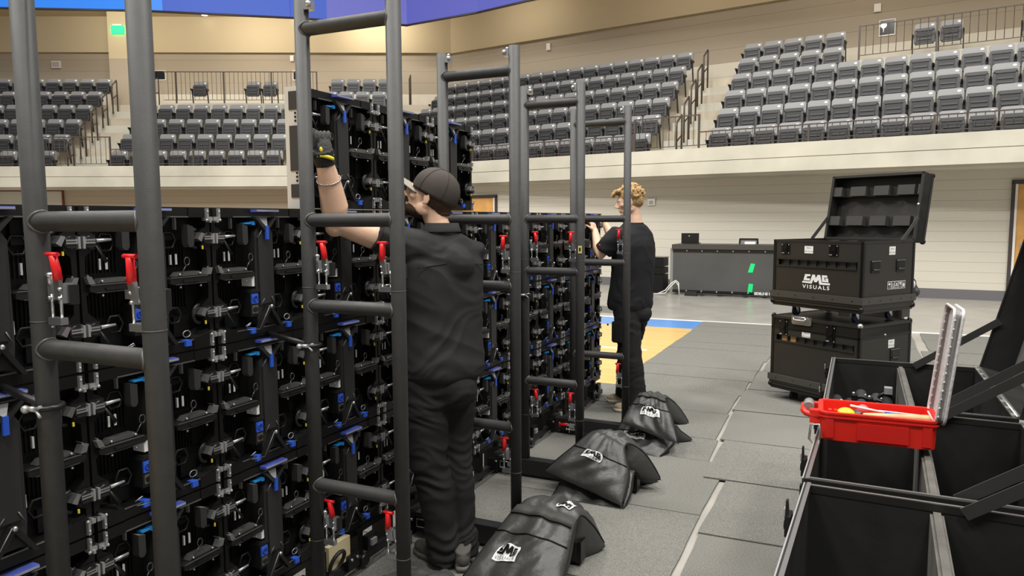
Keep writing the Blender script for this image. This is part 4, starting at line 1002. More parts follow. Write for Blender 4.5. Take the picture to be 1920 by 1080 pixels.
# ------------------------------------------------------------------ open road trunks at the right
def trunk(name, label, x, y, rz, lx, ly, h, xd, lid_label=None, lidw=.74, tilt=13.5):
    r = thing(name, label, 'trunk', (x, y, 0), math.radians(rz), 'open black road trunks'); t = .012
    MB().box(0, t, 0, ly, .1, h).build('side_panel', M_CRATE, r); MB().box(lx-t, lx, 0, ly, .1, h).build('side_panel', M_CRATE, r)
    MB().box(t, lx-t, 0, t, .1, h).build('end_panel', M_CRATE, r); MB().box(t, lx-t, ly-t, ly, .1, h).build('end_panel', M_CRATE, r)
    MB().box(t, lx-t, t, ly-t, .1, .115).build('floor_panel', M_CRATE, r)
    # aluminium rim: channel with a groove
    for a in ((-.006, .016, -.006, ly+.006), (lx-.016, lx+.006, -.006, ly+.006)):
        e = MB().box(*a, h-.022, h+.002).build('rim_extrusion', M_CEDG, r)
        MB().box(a[1]-.012 if a[0] < .1 else a[0], a[1] if a[0] < .1 else a[0]+.012, a[2], a[3], h+.002, h+.005).build('rim_lip', M_ALU, e)
        MB().box(a[0], a[0]+.004, a[2], a[3], h+.001, h+.003).build('rim_bead', M_LOCK, e)
    for a in ((.016, lx-.016, -.006, .014), (.016, lx-.016, ly-.014, ly+.006)):
        e = MB().box(*a, h-.022, h+.001).build('rim_extrusion', M_CEDG, r)
        MB().box(a[0], a[1], a[3]-.010 if a[2] < .1 else a[2], a[3] if a[2] < .1 else a[2]+.010, h+.001, h+.004).build('rim_lip', M_ALU, e)
    for px, py in ((0, 0), (lx, 0), (0, ly), (lx, ly)):
        MB().box(px-.012, px+.012, py-.012, py+.012, .1, h-.022).build('corner_extrusion', M_CMET, r)
    m = MB().box(xd, xd+.036, t, ly-t, .115, h-.02); me = m.mesh('divider'); bevel_mesh(me, .008, 2); obj('divider', me, mat('divider_grey', (.095, .09, .08), .8, 0, .3, .1, 40, .25, 8), r)
    for f_ in (.24, .78):
        yy = ly*f_; m = MB(); m.box(-.016, -.004, yy-.05, yy+.05, h-.12, h-.03); la = m.build('latch', M_CMET, r)
        m = MB(); m.box(-.03, -.014, yy-.03, yy+.03, h-.07, h-.01); m.prism([(yy-.02, h-.01), (yy+.03, h-.01), (yy+.01, h+.03), (yy-.01, h+.03)], -.03, -.024, 'x'); m.cyl((-.034, yy, h-.045), (-.014, yy, h-.045), .014, n=10); m.build('latch_cam', M_CMET, la)
        m = MB(); m.box(-.035, -.03, yy-.012, yy+.012, h-.02, h+.006); m.ball((-.03, yy+.03, h-.005), .006, 6, 4); m.build('latch_tongue', M_LOCK, la)
    for px in (.1, lx-.1):
        for py in (.12, ly-.12): MB().cyl((px-.015, py, .05), (px+.015, py, .05), .0495, n=16).build('caster_wheel', M_RUB, r)
    for px in (.1, lx-.1):
        for py in (.12, ly-.12): MB().box(px-.03, px+.03, py-.03, py+.03, .05, .1).build('caster_fork', M_CMET, r)
    # lid: shell hinged on the right edge
    th = math.radians(tilt); D = .16
    LMx = Matrix.Translation((lx+.012, 0, h)) @ Matrix.Rotation(th, 4, 'Y')    # z up along the lid rim, +x away
    ld = MB().box(D-.012, D, 0, ly, 0, lidw, LMx).build('lid', mat('lid_liner', (.13, .125, .118), .38, 0, .4, .05, 30, .3, 3.5), r)
    for a in ((0, D-.012, 0, .012, 0, lidw), (0, D-.012, ly-.012, ly, 0, lidw), (0, D-.012, .012, ly-.012, lidw-.012, lidw), (0, D-.012, .012, ly-.012, 0, .012)):
        MB().box(*a, LMx).build('lid_wall', M_CRATE if a[5] < .1 or True else M_CRATE, ld)
    for a in ((-.006, .006, -.004, .012, 0, lidw), (-.006, .006, ly-.012, ly+.004, 0, lidw), (-.006, .006, 0, ly, lidw-.012, lidw+.004), (-.006, .004, 0, ly, -.002, .01)):
        MB().box(*a, LMx).build('lid_rim', M_CEDG if a[5] > .1 else M_ALU, ld)
    m = MB(); m.box(.02, .05, ly*.5-.05, ly*.5+.05, lidw, lidw+.03, LMx); m.box(.02, .05, ly*.9-.05, ly*.9+.05, lidw, lidw+.03, LMx); m.build('lid_catch', M_LOCK, ld)
    hg = MB().cyl((lx+.004, .01, h+.004), (lx+.004, ly-.01, h+.004), .006, n=8).build('hinge', M_ALU, r)
    for k in range(9): MB().box(lx-.014, lx+.002, ly*(k+.3)/9, ly*(k+.62)/9, h+.003, h+.006).build('hinge_leaf', M_LOCK, hg)
    for yy in (.03, ly-.03):   # webbing stays
        a = Vector((lx-.315, yy, h-.012)); b = LMx @ Vector((.012, yy, .285)); d = b-a; n = Vector((-d.z, 0, d.x)).normalized()*.019; k = Vector((0, .004, 0))
        MB().add([a-n, a+n, b+n, b-n, a-n+k, a+n+k, b+n+k, b-n+k], [(0, 1, 2, 3), (7, 6, 5, 4), (0, 4, 5, 1), (1, 5, 6, 2), (2, 6, 7, 3), (3, 7, 4, 0)]).build('webbing_stay', mat('webbing', (.028, .027, .025), .8), r)
    return r
t3 = trunk('road_trunk', 'farthest open road trunk, grey pipes stored in its left bay', 1.985, 3.62, -.6, .745, 1.16, .8, .345)
t2 = trunk('road_trunk', 'middle open road trunk carrying the red tool case', 1.958, 2.5, -2.1, .745, 1.06, .8, .355)
t1 = trunk('road_trunk', 'nearest open road trunk at the bottom right corner', 1.918, 1.32, -2.4, .745, 1.13, .8, .345)
MB().box(.30, .5, 1.06+.0062, 1.0675, .75, .775).build('paper_strip', M_WHT, t2)
# pipes with couplers in the far trunk
for i, (x, z, y0, y1, rr_) in enumerate(((2.03, .60, 3.72, 4.55, .03), (2.155, .625, 3.75, 4.62, .032), (2.235, .615, 3.78, 4.6, .032), (2.095, .59, 3.74, 4.56, .024))):
    r = thing('grey_pipe', 'grey pipe in the far trunk, '+['against the left wall', 'third from the left', 'rightmost of the upright four', 'second from the left with a boxy end'][i], 'pipe', (x, y0, z), 0, 'pipes stored in the far trunk')
    m = MB(); m.cyl((0, 0, -.1), (0, y1-y0, 0), rr_, n=18); m.ball((0, y1-y0, 0), (rr_, .012, rr_), 14, 6); m.build('tube', M_PIPE, r)
    m = MB(); m.tube([((rr_+.006)*math.cos(a*PI/8), (y1-y0)*.82, (rr_+.006)*math.sin(a*PI/8)-.015) for a in range(16)], .008, 6, closed=True); m.box(-.05, -.02, (y1-y0)*.8, (y1-y0)*.86, -.02, .03); m.build('coupler', M_PLA, r)
    m = MB(); m.ball((-.04, (y1-y0)*.84, .035), .008, 8, 5); m.ball((.02, (y1-y0)*.84, .03), .006, 8, 5); m.build('coupler_bolt', M_LOCK, r)
r = thing('grey_pipe', 'dark pipe leaning beside the trunk divider with a silver coupler', 'pipe', (2.28, 3.8, .6), 0, 'pipes stored in the far trunk')
MB().cyl((.055, -.03, -.08), (.0, .75, .03), .029, n=18).build('tube', M_BEAM, r)
m = MB(); m.tube([(.0+.036*math.cos(a*PI/8), .72, .03+.036*math.sin(a*PI/8)) for a in range(16)], .009, 6, closed=True); m.build('coupler', M_PLA, r)
MB().box(-.01, .03, .7, .75, .065, .1).build('coupler_bolt', M_LOCK, r)
for i, (x, y) in enumerate(((2.42, 2.17), (2.5, 2.2))):
    r = thing('grey_pipe', 'grey pipe end deep in the nearest trunk, '+['left of the two beside the divider', 'right of the two'][i], 'pipe', (x, y-.7, .48), 0, 'pipes stored in the nearest trunk')
    m = MB(); m.cyl((0, 0, 0), (0, .7, .05), .032, n=18); m.ball((0, .7, .05), (.032, .012, .032), 14, 6); m.build('tube', M_PIPE, r)
    MB().tube([(.034*math.cos(a*PI/8), .6, .043+.034*math.sin(a*PI/8)) for a in range(16)], .004, 6, closed=True).build('band', M_PLA, r)

# ------------------------------------------------------------------ red tool case
RB = thing('tool_case', 'small open red plastic case on the middle trunk, clear lid upright', 'tool case', (1.985, 2.96, .806), math.radians(1.5))
w, d, h = .395, .215, .105; t = .006
def rrect(x0, x1, y0, y1, r, n=4):
    pts = []
    for cx, cy, a0 in ((x1-r, y1-r, 0), (x0+r, y1-r, 90), (x0+r, y0+r, 180), (x1-r, y0+r, 270)):
        for k in range(n+1): a = math.radians(a0+90*k/n); pts.append((cx+r*math.cos(a), cy+r*math.sin(a)))
    return pts
m = MB(); o_ = rrect(0, w, 0, d, .03); i_ = rrect(.012, w-.012, .012, d-.012, .022); n = len(o_)
ob = [(x*.97+.006, y*.97+.003, 0) for x, y in o_]; ot = [(x, y, h) for x, y in o_]; it = [(x, y, h) for x, y in i_]; ib = [(x*.98+.004, y*.98+.002, .008) for x, y in i_]
vs = ob+ot+it+ib; fs = []
for a in range(3):
    for k in range(n): fs.append((a*n+k, a*n+(k+1) % n, (a+1)*n+(k+1) % n, (a+1)*n+k))
fs.append(tuple(range(3*n, 4*n))); fs.append(tuple(range(n-1, -1, -1))); m.add(vs, fs)
m.build('tray', M_RBOX, RB)
m = MB()
for (a, b) in (((-.006, -.006), (.012, .012)),):
    o2 = rrect(-.006, w+.006, -.006, d+.006, .034); i2 = rrect(.01, w-.01, .01, d-.01, .024)
    for z0, z1 in ((h-.018, h-.012), (h-.004, h+.003)):
        vs = [(x, y, z) for z in (z0, z1) for x, y in o2]+[(x, y, z) for z in (z0, z1) for x, y in i2]; fs = []
        for k in range(n):
            j = (k+1) % n; fs += [(k, j, n+j, n+k), (2*n+k, 3*n+k, 3*n+j, 2*n+j), (n+k, n+j, 3*n+j, 3*n+k), (k, 2*n+k, 2*n+j, j)]
        m.add(vs, fs)
m.build('rim_flange', M_RBOX, RB)
m = MB(); m.box(.13, .3, -.007, .003, .012, h-.03); m.box(.02, .05, -.004, .003, .01, h-.02); m.box(w-.05, w-.02, -.004, .003, .01, h-.02); m.build('side_panel', mat('red_dark', (.6, .015, .01), .4), RB)
m = MB(); m.tube([(0, .03, h-.03), (-.05, .03, h-.015), (-.058, .05, h-.01), (-.058, d-.07, h-.01), (-.05, d-.05, h-.015), (0, d-.05, h-.03)], .012, 8); m.box(-.035, .004, .02, .055, h-.05, h+.0); m.box(-.035, .004, d-.075, d-.04, h-.05, h+.0); m.build('handle', M_RBOX, RB)
MB().cyl((-.04, .06, h+.0), (-.04, .14, h+.0), .02, n=14).build('latch_roller', mat('roller_grey', (.2, .19, .18), .5), RB)
MB().tube([(-.03, -.01, h-.05), (-.034, -.012, .0), (-.02, -.014, -.012), (.0, -.012, -.008), (.004, -.01, .03), (-.0, -.01, h-.045)], .0045, 8, closed=True).build('bail_ring', M_ALU, RB)
m = MB(); 
for x in (.03, .05): m.box(x, x+.012, .02, .05, h-.01, h+.006)
m.build('rim_notch', M_RBOX, RB)
# lid, hinged on the short right edge and standing nearly upright
LR = Matrix.Translation((w+.004, .0, h-.01)) @ Matrix.Rotation(math.radians(6), 4, 'Y')
m = MB(); pts = rrect(.0, d, .0, .42, .03)
o3 = [(LR @ Vector((.008, y, z)))[:] for y, z in pts]
lidr = MB(); lidr.prism(pts, .0, .006, 'x', LR); lp = lidr.build('lid', M_CLEAR, RB)
m = MB(); m.tube([(LR @ Vector((-.016, y, z)))[:] for y, z in pts], .0055, 6, closed=True); m.build('lid_rim', M_CLEAR, lp)
m = MB(); m.tube([(LR @ Vector((.012, y*.98+.002, z)))[:] for y, z in pts], .006, 6, closed=True); m.build('lid_outer_bead', M_CLEAR, lp)
m = MB(); 
for k in range(len(pts)):
    j = (k+1) % len(pts); a, b = pts[k], pts[j]
    m.add([(LR @ Vector((-.018, a[0], a[1]))), (LR @ Vector((-.018, b[0], b[1]))), (LR @ Vector((.008, b[0], b[1]))), (LR @ Vector((.008, a[0], a[1])))], [(0, 1, 2, 3)], True)
m.build('lid_wall', mat('lid_grey', (.22, .21, .2), .3), lp)
m = MB()
for y in (0, d):
    for k in range(12): m.ball((LR @ Vector((-.014, y, .03+k*.032)))[:], .0065, 6, 4)
m.build('seal_lumps', mat('seal_white', (.75, .74, .72), .4, 0, .5, .6, 80), lp)
# tools in it
hm = thing('mallet', 'small mallet with yellow head and round wooden handle in the red case', 'mallet', (2.075, 3.02, .885), math.radians(3))
MB().ball((0, 0, .012), (.034, .026, .026), 16, 10).build('yellow_face', mat('mallet_yellow', (.85, .62, .02), .35), hm)
MB().cyl((.03, .018, .01), (.055, -.01, .012), .02, .014, 12).build('head_collar', M_BUMP, hm)
MB().tube([(.045, .0, .012), (.1, -.002, .014), (.2, -.004, .017), (.27, -.006, .02), (.282, -.006, .02)], [.0095, .0125, .015, .016, .014], 14).build('handle', M_WOODH, hm)
pn = thing('marker_pen', 'slim white and blue pen lying behind the mallet handle', 'pen', (2.09, 3.075, .905), math.radians(1))
MB().cyl((0, 0, .015), (.12, 0, -.002), .0045, n=8).build('white_barrel', M_WHT, pn)
MB().cyl((.12, 0, -.002), (.24, 0, -.008), .0065, n=8).build('blue_barrel', mat('pen_blue', (.02, .09, .5), .35), pn)
MB().cyl((.1, .0, .004), (.245, 0, -.0), .0028, n=8).build('white_clip', M_WHT, pn)
fb = thing('red_cap', 'pale red round cap behind the mallet head', 'cap', (2.135, 3.11, .9)); MB().ball((0, 0, 0), (.022, .018, .02), 12, 8).build('dome', mat('pale_red', (.65, .12, .13), .4), fb); MB().cyl((0, 0, -.05), (0, 0, -.0), .014, n=12).build('stem', M_RBOX, fb)

# ------------------------------------------------------------------ score table far back
T = thing('scorers_table', 'long dark screen-fronted scorers table near the back wall', 'table', (-1.4, 15.85, 0), math.radians(-1))
MB().box(0, 3.6, 0, .05, .1, .93).build('screen_front', M_TABLE, T)
MB().box(-.02, 3.62, -.04, .75, .99, 1.09).build('table_top', M_BUMP, T)
MB().box(0, 3.6, -.02, .05, .93, .99).build('upper_channel', M_PLA, T)
MB().box(0, 3.6, -.015, .05, .05, .11).build('lower_channel', M_PLA, T)
MB().box(-.06, -.0, 0, .7, .05, 1.0).build('end_panel', mat('end_grey', (.2, .2, .2), .5), T)
m = MB()
for k in range(8): m.cyl((.3+k*.32, -.022, .955), (.3+k*.32, -.018, .955), .012, n=8); m.prism([(.28+k*.32, .08), (.32+k*.32, .08), (.3+k*.32, .12)], -.02, -.016, 'y')
m.build('rivets', M_LOCK, T)
for k in range(6): MB().box(.45+k*.5, .53+k*.5, .02, .12, 0, .05).build('foot', M_RUB, T)
for (x, z, s) in ((1.62, .62, .03), (1.62, .2, 0)):
    MB().prism([(x-.055, z-.1), (x+.04, z-.1), (x+.055+s, z+.08), (x-.03+s, z+.09)], -.004, -.001, 'y').build('green_tape', M_TAPEG, T)
vs, fs = text_polys('SIDELINE INTERACTIVE', .09, .004)
flat_obj('table_lettering', vs, fs, lambda x, y: (2.05+x*.75, -.0165, .085+y*.8), M_WHT, T)
lp_ = thing('laptop', 'black laptop lid open on the left end of the table', 'laptop', (-1.1, 16.15, 1.1))
MB().box(-.19, .19, -.0, .012, .01, .225, Matrix.Rotation(.0, 4, 'X')).build('screen_lid', M_PLA, lp_); MB().box(-.19, .19, -.0, .25, 0, .014).build('keyboard_base', M_PLA, lp_); MB().cyl((-.02, -.002, .165), (-.02, 0, .165), .014, n=12).build('round_emblem', M_LOCK, lp_)
mo = thing('control_console', 'low grey console with a white paper on the right of the table', 'console', (.13, 16.1, 1.1))
m = MB(); m.prism([(-.2, 0), (-.19, .12), (.19, .12), (.2, 0), (.17, 0), (.165, .095), (-.165, .095), (-.17, 0)], 0, .05, 'y'); m.build('bezel', M_PLA, mo); MB().box(-.165, .165, .02, .05, 0, .095).build('panel', mat('console_grey', (.2, .2, .22), .5), mo); MB().box(-.08, .14, .0, .02, 0, .05).build('paper', M_WHT, mo)
cb = thing('amp_rack', 'black three-section rack case left of the scorers table', 'rack', (-1.95, 16.05, 0), math.radians(-3))
for z0, z1 in ((.03, .42), (.43, .58), (.59, .78)): MB().box(-.2, .3, 0, .4, z0, z1-.012).build('rack_section', M_PLB, cb)
MB().box(-.21, .31, -.01, .41, .0, .03).build('base', M_PLB, cb); MB().box(-.21, .31, -.01, .41, .775, .79).build('lid', M_PLA, cb)
cw = thing('white_cable', 'looped white cables at the left foot of the table', 'cable', (-1.4, 15.6, .0))
for q in (0, .06): MB().tube([(-.35+q, .0, .02), (-.1, -.01, .05+q), (.02, 0, .2+q), (.12, .0, .3+q*.5), (.18, .0, .22+q), (.2, .0, .02)], .011, 6).build('cable', M_WPL, cw)
cc = thing('black_cable', 'tangle of black cables on the floor under the table', 'cable', (-.6, 15.7, .0))
for k in range(4): MB().tube([(-.5+i*.18, .05*math.sin(i*1.7+k), .02+.03*abs(math.sin(i*.9+k*1.3))) for i in range(14)], .012, 6).build('cable', M_RUB, cc)
MB().box(-.5, -.25, -.05, .1, .0, .09).build('junction_box', M_RUB, cc)
# ================================================================== PEOPLE
def hand_into(m, w, d, n, k=1.0, curl=(30, 75, 110), spread=1, thumb=1, tw=.6):
    w = Vector(w); d = Vector(d).normalized(); n = Vector(n); n = (n-d*n.dot(d)).normalized(); s = d.cross(n)*thumb
    R = Matrix((s, n, d)).transposed()
    m.ball(w+d*.045*k, (.040*k, .0155*k, .052*k), 14, 9, R=R)
    m.ball(w+d*.03*k+s*.022*k+n*.004, (.018*k, .016*k, .03*k), 10, 7, R=R)
    for i, (ln, off) in enumerate(((.070, .030), (.078, .0105), (.072, -.0095), (.056, -.029))):
        b = w+d*(.086-.004*abs(i-1))*k+s*off*k*spread; ps = [b-d*.02*k, b]; rs = [.0095*k, .0092*k]
        for j, (fr, a) in enumerate(zip((.45, .31, .24), curl)):
            a = math.radians(a+i*3); b = b+(d*math.cos(a)+n*math.sin(a))*ln*fr*k; ps.append(b); rs.append((.0085-.001*j)*k)
        m.tube(ps, rs, 10); m.ball(ps[-1], rs[-1], 8, 6)
    b = w+d*.022*k+s*.03*k; p1 = b+(s*.75+d*.6+n*.25).normalized()*.036*k; p2 = p1+(s*.15+d*.75+n*tw).normalized()*.03*k; p3 = p2+(d*.7+n*(tw+.2)-s*.15).normalized()*.024*k
    m.tube([b-s*.01, b, p1, p2, p3], [.012*k, .0125*k, .0105*k, .0095*k, .008*k], 10); m.ball(p3, .008*k, 8, 6)
def frame_mat(o, f, upv=(0, 0, 1), tilt=0):
    f = Vector(f).normalized(); u = Vector(upv); r = f.cross(u).normalized(); u = r.cross(f)
    M = Matrix(((r.x, f.x, u.x, o[0]), (r.y, f.y, u.y, o[1]), (r.z, f.z, u.z, o[2]), (0, 0, 0, 1)))
    return M @ Matrix.Rotation(math.radians(tilt), 4, 'X')
def head_into(m, M, neck_to, nr=.056):
    def B(c, r, n=18, k=12): m.ball(c, r, n, k, M)
    B((0, -.018, .042), (.077, .097, .082)); B((0, .028, -.008), (.062, .07, .086)); B((0, .03, -.065), (.052, .056, .045)); B((0, .074, -.093), (.022, .018, .018))
    B((0, .078, .024), (.046, .02, .014)); B((0, .088, -.058), (.024, .013, .0075)); B((0, .085, -.069), (.022, .013, .008)); B((0, .083, -.04), (.02, .014, .012))
    for s in (-1, 1):
        B((s*.041, .058, -.018), (.022, .026, .02)); B((s*.0115, .103, -.031), (.0085, .01, .007), 10, 8); B((s*.055, .0, -.062), (.016, .035, .03)); B((s*.032, .071, .002), (.017, .0135, .009))
        E_ = Matrix.Rotation(s*.3, 3, 'Z') @ Matrix.Rotation(-.2, 3, 'X')
        m.ball((s*.08, -.006, -.008), (.0065, .019, .031), 12, 9, M, E_); m.ball((s*.083, -.01, .008), (.006, .013, .014), 10, 7, M, E_); m.ball((s*.079, .0, -.034), (.006, .009, .01), 10, 7, M, E_)
    m.tube([(0, .088, .02), (0, .1, .0), (0, .116, -.022), (0, .112, -.031)], [.008, .009, .0115, .010], 10, M)
    a = M @ Vector((0, -.025, -.045)); m.tube([a, a.lerp(Vector(neck_to), .5), Vector(neck_to)], [nr, nr*.98, nr*1.15], 20)
def ell(c, ax, bx, a, b, n=40, p=2.3):
    c = Vector(c); out = []
    for i in range(n):
        t = 2*PI*i/n; ct, st = math.cos(t), math.sin(t)
        out.append(c+ax*(a*math.copysign(abs(ct)**(2/p), ct))+bx*(b*math.copysign(abs(st)**(2/p), st)))
    return out
def wrinkle(amp, sx=7, sz=24, seed=0, zones=()):
    def f(co, n):
        q = Vector((co.x*sx+seed, co.y*sx, co.z*sz+2.2*noise.noise(Vector((co.x*5, co.y*5, co.z*4+seed)))))
        r = 1-abs(noise.noise(q))*2.6; a = amp
        for z0, w, k in zones: a += k*math.exp(-((co.z-z0)/w)**2)
        return a*max(r, -.6)
    return f
def seams(root, name, pts, m, r=.002): return MB().tube(pts, r, 5).build(name, m, root)
def eyes(M, root):
    for s in (-1, 1):
        e = MB().ball((s*.031, .0735, .003), .0118, 12, 8, M).build('eye', mat('eye_white', (.7, .66, .62), .3), root)
        MB().ball((s*.0315, .0815, .003), .0056, 10, 6, M).build('iris', mat('iris_brown', (.03, .02, .012), .2), e)
def shoe(root, heel, toe, h, m_up, m_sole, tongue=False, anklep=None):
    heel = Vector(heel); toe = Vector(toe); d = (toe-heel).normalized(); L = (toe-heel).length
    M = frame_mat((heel.x, heel.y, 0.0125), d)
    m = MB(); out = [(.0, .0), (-.03, .01), (-.036, .06), (-.034, .13), (-.046, .2), (-.034, .26), (0, .285), (.03, .27), (.044, .21), (.036, .13), (.034, .06), (.03, .01)]
    k = L/.285; out = [(x, y*k) for x, y in out]
    rings = []
    for z, sc in ((0, .98), (.012, 1.04), (.026, 1.03)):
        rings.append([Vector((x*sc, (y-.14*k)*sc+.14*k, z)) for x, y in out])
    m.loft(rings, M); sole = m
    u = MB(); u.ball((0, .05*k, .05), (.036, .05*k, .045), 16, 10, M); u.ball((0, .12*k, .045), (.037, .07*k, .045), 16, 10, M); u.ball((0, .205*k, .04), (.042, .078*k, .033), 16, 10, M)
    u.tube([(0, .06*k, .05), (0, .055*k, .1), (0, .045*k, h)], [.04, .042, .045], 16, M); u.box(-.035, .035, .02*k, .24*k, .015, .03, M)
    me = remeshed(u, 'shoe', .006, 3, .5, wrinkle(.0015, 30, 30, 3)); sh = obj('shoe', me, m_up, root)
    sole.build('sole', m_sole, sh)
    l = MB()
    for q in range(4): l.tube([(-.022, (.12+.022*q)*k, .088-.009*q), (0, (.125+.022*q)*k, .096-.01*q), (.022, (.12+.022*q)*k, .088-.009*q)], .0025, 5, M)
    l.build('laces', m_sole, sh)
    return sh

# ---------------------------------------------------------------- man with the cap
P1 = thing('person', 'man in a charcoal cap and black shirt reaching up to the raised panels', 'person', (.36, 2.925, 0))
OFF1 = Vector((.36, 2.95, 0))
F1 = Vector((-.862, .507, 0)); S1 = Vector((-.507, -.862, 0)); C1 = Vector((.345, 2.97, 0))
def p1(l, f, z): return C1+S1*l+F1*f+Vector((0, 0, z))
HM1 = frame_mat((.302, 2.955, 1.752), (-.955, -.295, 0), tilt=20)
m = MB()
head_into(m, HM1, p1(0, -.01, 1.56))
m.loft([ell(p1(0, .01, z), S1, F1, a, b, 30) for z, a, b in ((.86, .15, .1), (1.0, .145, .1), (1.15, .14, .095), (1.35, .165, .105), (1.47, .165, .095), (1.53, .13, .08), (1.57, .07, .06))])
sh1 = Vector((.252, 2.812, 1.53)); el1 = Vector((.055, 2.6, 1.632)); wr1 = Vector((.076, 2.492, 1.885))
m.tube([sh1+Vector((.05, .06, -.02)), sh1, sh1.lerp(el1, .5)+Vector((0, 0, -.01)), el1, el1.lerp(wr1, .25)+Vector((.0, -.005, 0)), el1.lerp(wr1, .6), wr1, wr1+(wr1-el1)*.12], [.06, .06, .054, .05, .059, .05, .036, .033], 20)
m.ball(el1+Vector((-.012, -.014, -.018)), .042, 12, 8)
hand_into(m, wr1, (-.05, -.1, 1), (-1, .1, 0), .86, (25, 62, 95))
shr = Vector((.43, 3.10, 1.49)); elr = Vector((.395, 3.115, 1.215)); wrr = Vector((.19, 2.97, 1.22))
m.tube([shr, shr.lerp(elr, .5), elr, elr.lerp(wrr, .3), elr.lerp(wrr, .7), wrr], [.055, .05, .043, .045, .036, .029], 18)
hand_into(m, wrr, (-1, -.25, .1), (0, .3, -1), .95, (15, 35, 50), thumb=-1)
Lh = p1(.085, 0, .93); Rh = p1(-.085, 0, .93)
Lk = Vector((.315, 2.88, .52)); La = Vector((.375, 2.915, .1)); Rk = Vector((.385, 3.02, .52)); Ra = Vector((.445, 2.985, .1))
for h_, k_, a_ in ((Lh, Lk, La), (Rh, Rk, Ra)): m.tube([h_, h_.lerp(k_, .5), k_, k_.lerp(a_, .35), a_], [.085, .075, .052, .05, .034], 18)
me = remeshed(m, 'body', .0052, 3, .5); 
def loc1(me):
    me.transform(Matrix.Translation(-OFF1)); return me
obj('body', loc1(me), M_SKIN, P1)
# shirt
m = MB()
m.loft([ell(p1(o[0], o[1], z), S1, F1, a, b) for z, a, b, o in ((.905, .172, .145, (0, -.0)), (.93, .192, .155, (0, -.005)), (1.0, .192, .15, (0, -.01)), (1.1, .188, .142, (0, -.01)), (1.22, .192, .14, (0, -.005)), (1.34, .205, .145, (0, -.0)), (1.44, .208, .138, (0, 0)), (1.51, .19, .115, (0, .0)), (1.56, .13, .09, (0, 0)), (1.585, .08, .07, (0, 0)))])
sl_end = Vector((.175, 2.705, 1.582))
m.tube([sh1+Vector((.1, .1, -.05)), sh1+Vector((.03, .03, -.01)), sh1, sh1.lerp(sl_end, .6), sl_end], [.085, .088, .08, .073, .07], 22)
m.tube([shr+Vector((-.05, -.08, .01)), shr, shr.lerp(elr, .45), elr+Vector((0, -.0, .0)), elr.lerp(wrr, .2)], [.08, .074, .065, .058, .056], 20)
m.ball(p1(.0, -.035, 1.44), (.15, .1, .11), 18, 10)
f_w = wrinkle(.0035, 5, 9, 5, ((.98, .05, .005), (1.1, .08, .003)))
def shirt_post(co, n):
    q = Vector((co.x*4+co.z*6, co.y*4+co.z*5, co.z*3)); d = (1-abs(noise.noise(q*1.3))*3)*.0035
    return f_w(co, n)+d
me = remeshed(m, 'shirt', .0075, 5, .5, shirt_post); st = obj('shirt', loc1(me), M_SHIRT, P1)
# hem band, collar, yoke seam, sleeve hem, red tag
def L1(v): return Vector(v)-OFF1
cm = MB(); cr = []
for z, a, b, k in ((1.585, .082, .075, 0), (1.625, .072, .068, -.005), (1.63, .075, .071, -.006), (1.59, .092, .083, 0)): cr.append([L1(p) for p in ell(p1(0, -.008+k, z), S1, F1, a, b, 28)])
cm.loft(cr, caps=False); cm.build('collar', M_SHIRT, st)
sd = (sl_end-sh1).normalized(); a_ = sd.orthogonal().normalized(); b_ = sd.cross(a_)
cm = MB(); cm.tube([L1(sl_end+a_*.0715*math.cos(t*PI/12)+b_*.0715*math.sin(t*PI/12)) for t in range(24)], .0035, 6, closed=True); cm.build('sleeve_hem', M_SHIRT, st)
cm = MB(); cm.tube([L1(p) for p in [p1(x, -.143+abs(x)*.16, 1.455-abs(x)*.12) for x in [-.18+.036*i for i in range(11)]]], .0018, 5); cm.build('yoke_seam', M_PLB, st)
tagp = Vector((.235, 2.80, .985))
MB().box(-.004, .012, -.022, .0, -.014, .018).build('red_tag', mat('tag_red', (.6, .02, .03), .6), st, loc=L1(tagp))
# trousers
m = MB()
m.loft([ell(p1(0, -.005, z), S1, F1, a, b) for z, a, b in ((.80, .15, .12), (.86, .165, .135), (.93, .165, .135), (.99, .15, .125))])
for h_, k_, a_, r3 in ((Lh, Lk, La, 1.05), (Rh, Rk, Ra, .86)):
    m.tube([h_+Vector((0, 0, .02)), h_.lerp(k_, .3)+Vector((.005, 0, 0)), h_.lerp(k_, .65), k_, k_.lerp(a_, .35)+Vector((.01, 0, 0)), k_.lerp(a_, .75), a_+Vector((0, 0, .01)), a_+Vector((0, 0, -.045))], [.102, .1*r3, .09*r3, .08*r3, .077*r3, .068*r3, .07*r3, .072*r3], 26)
m.ball(p1(.0, -.045, .86), (.145, .11, .1), 18, 10)
me = remeshed(m, 'trousers', .0075, 3, .5, wrinkle(.004, 6, 22, 11, ((.5, .1, .006), (.12, .09, .008), (.75, .06, .004)))); tr = obj('trousers', loc1(me), M_JEAN, P1)
seams(tr, 'side_seam', [L1(p) for p in (p1(.168, -.04, .95), p1(.172, -.03, .86), Vector((.285, 2.80, .7)), Vector((.28, 2.81, .52)), Vector((.33, 2.85, .3)), Vector((.35, 2.853, .1)))], M_PLB, .0018)
sA = shoe(P1, L1((.415, 2.90, 0)), L1((.165, 3.0, 0)), .11, M_SHOEG, mat('sole_grey', (.13, .12, .105), .7))
sB = shoe(P1, L1((.495, 2.885, 0)), L1((.33, 3.1, 0)), .11, M_SHOEG, mat('sole_grey', (.13, .12, .105), .7))
HL1 = Matrix.Translation(-OFF1) @ HM1
eyes(HL1, P1)
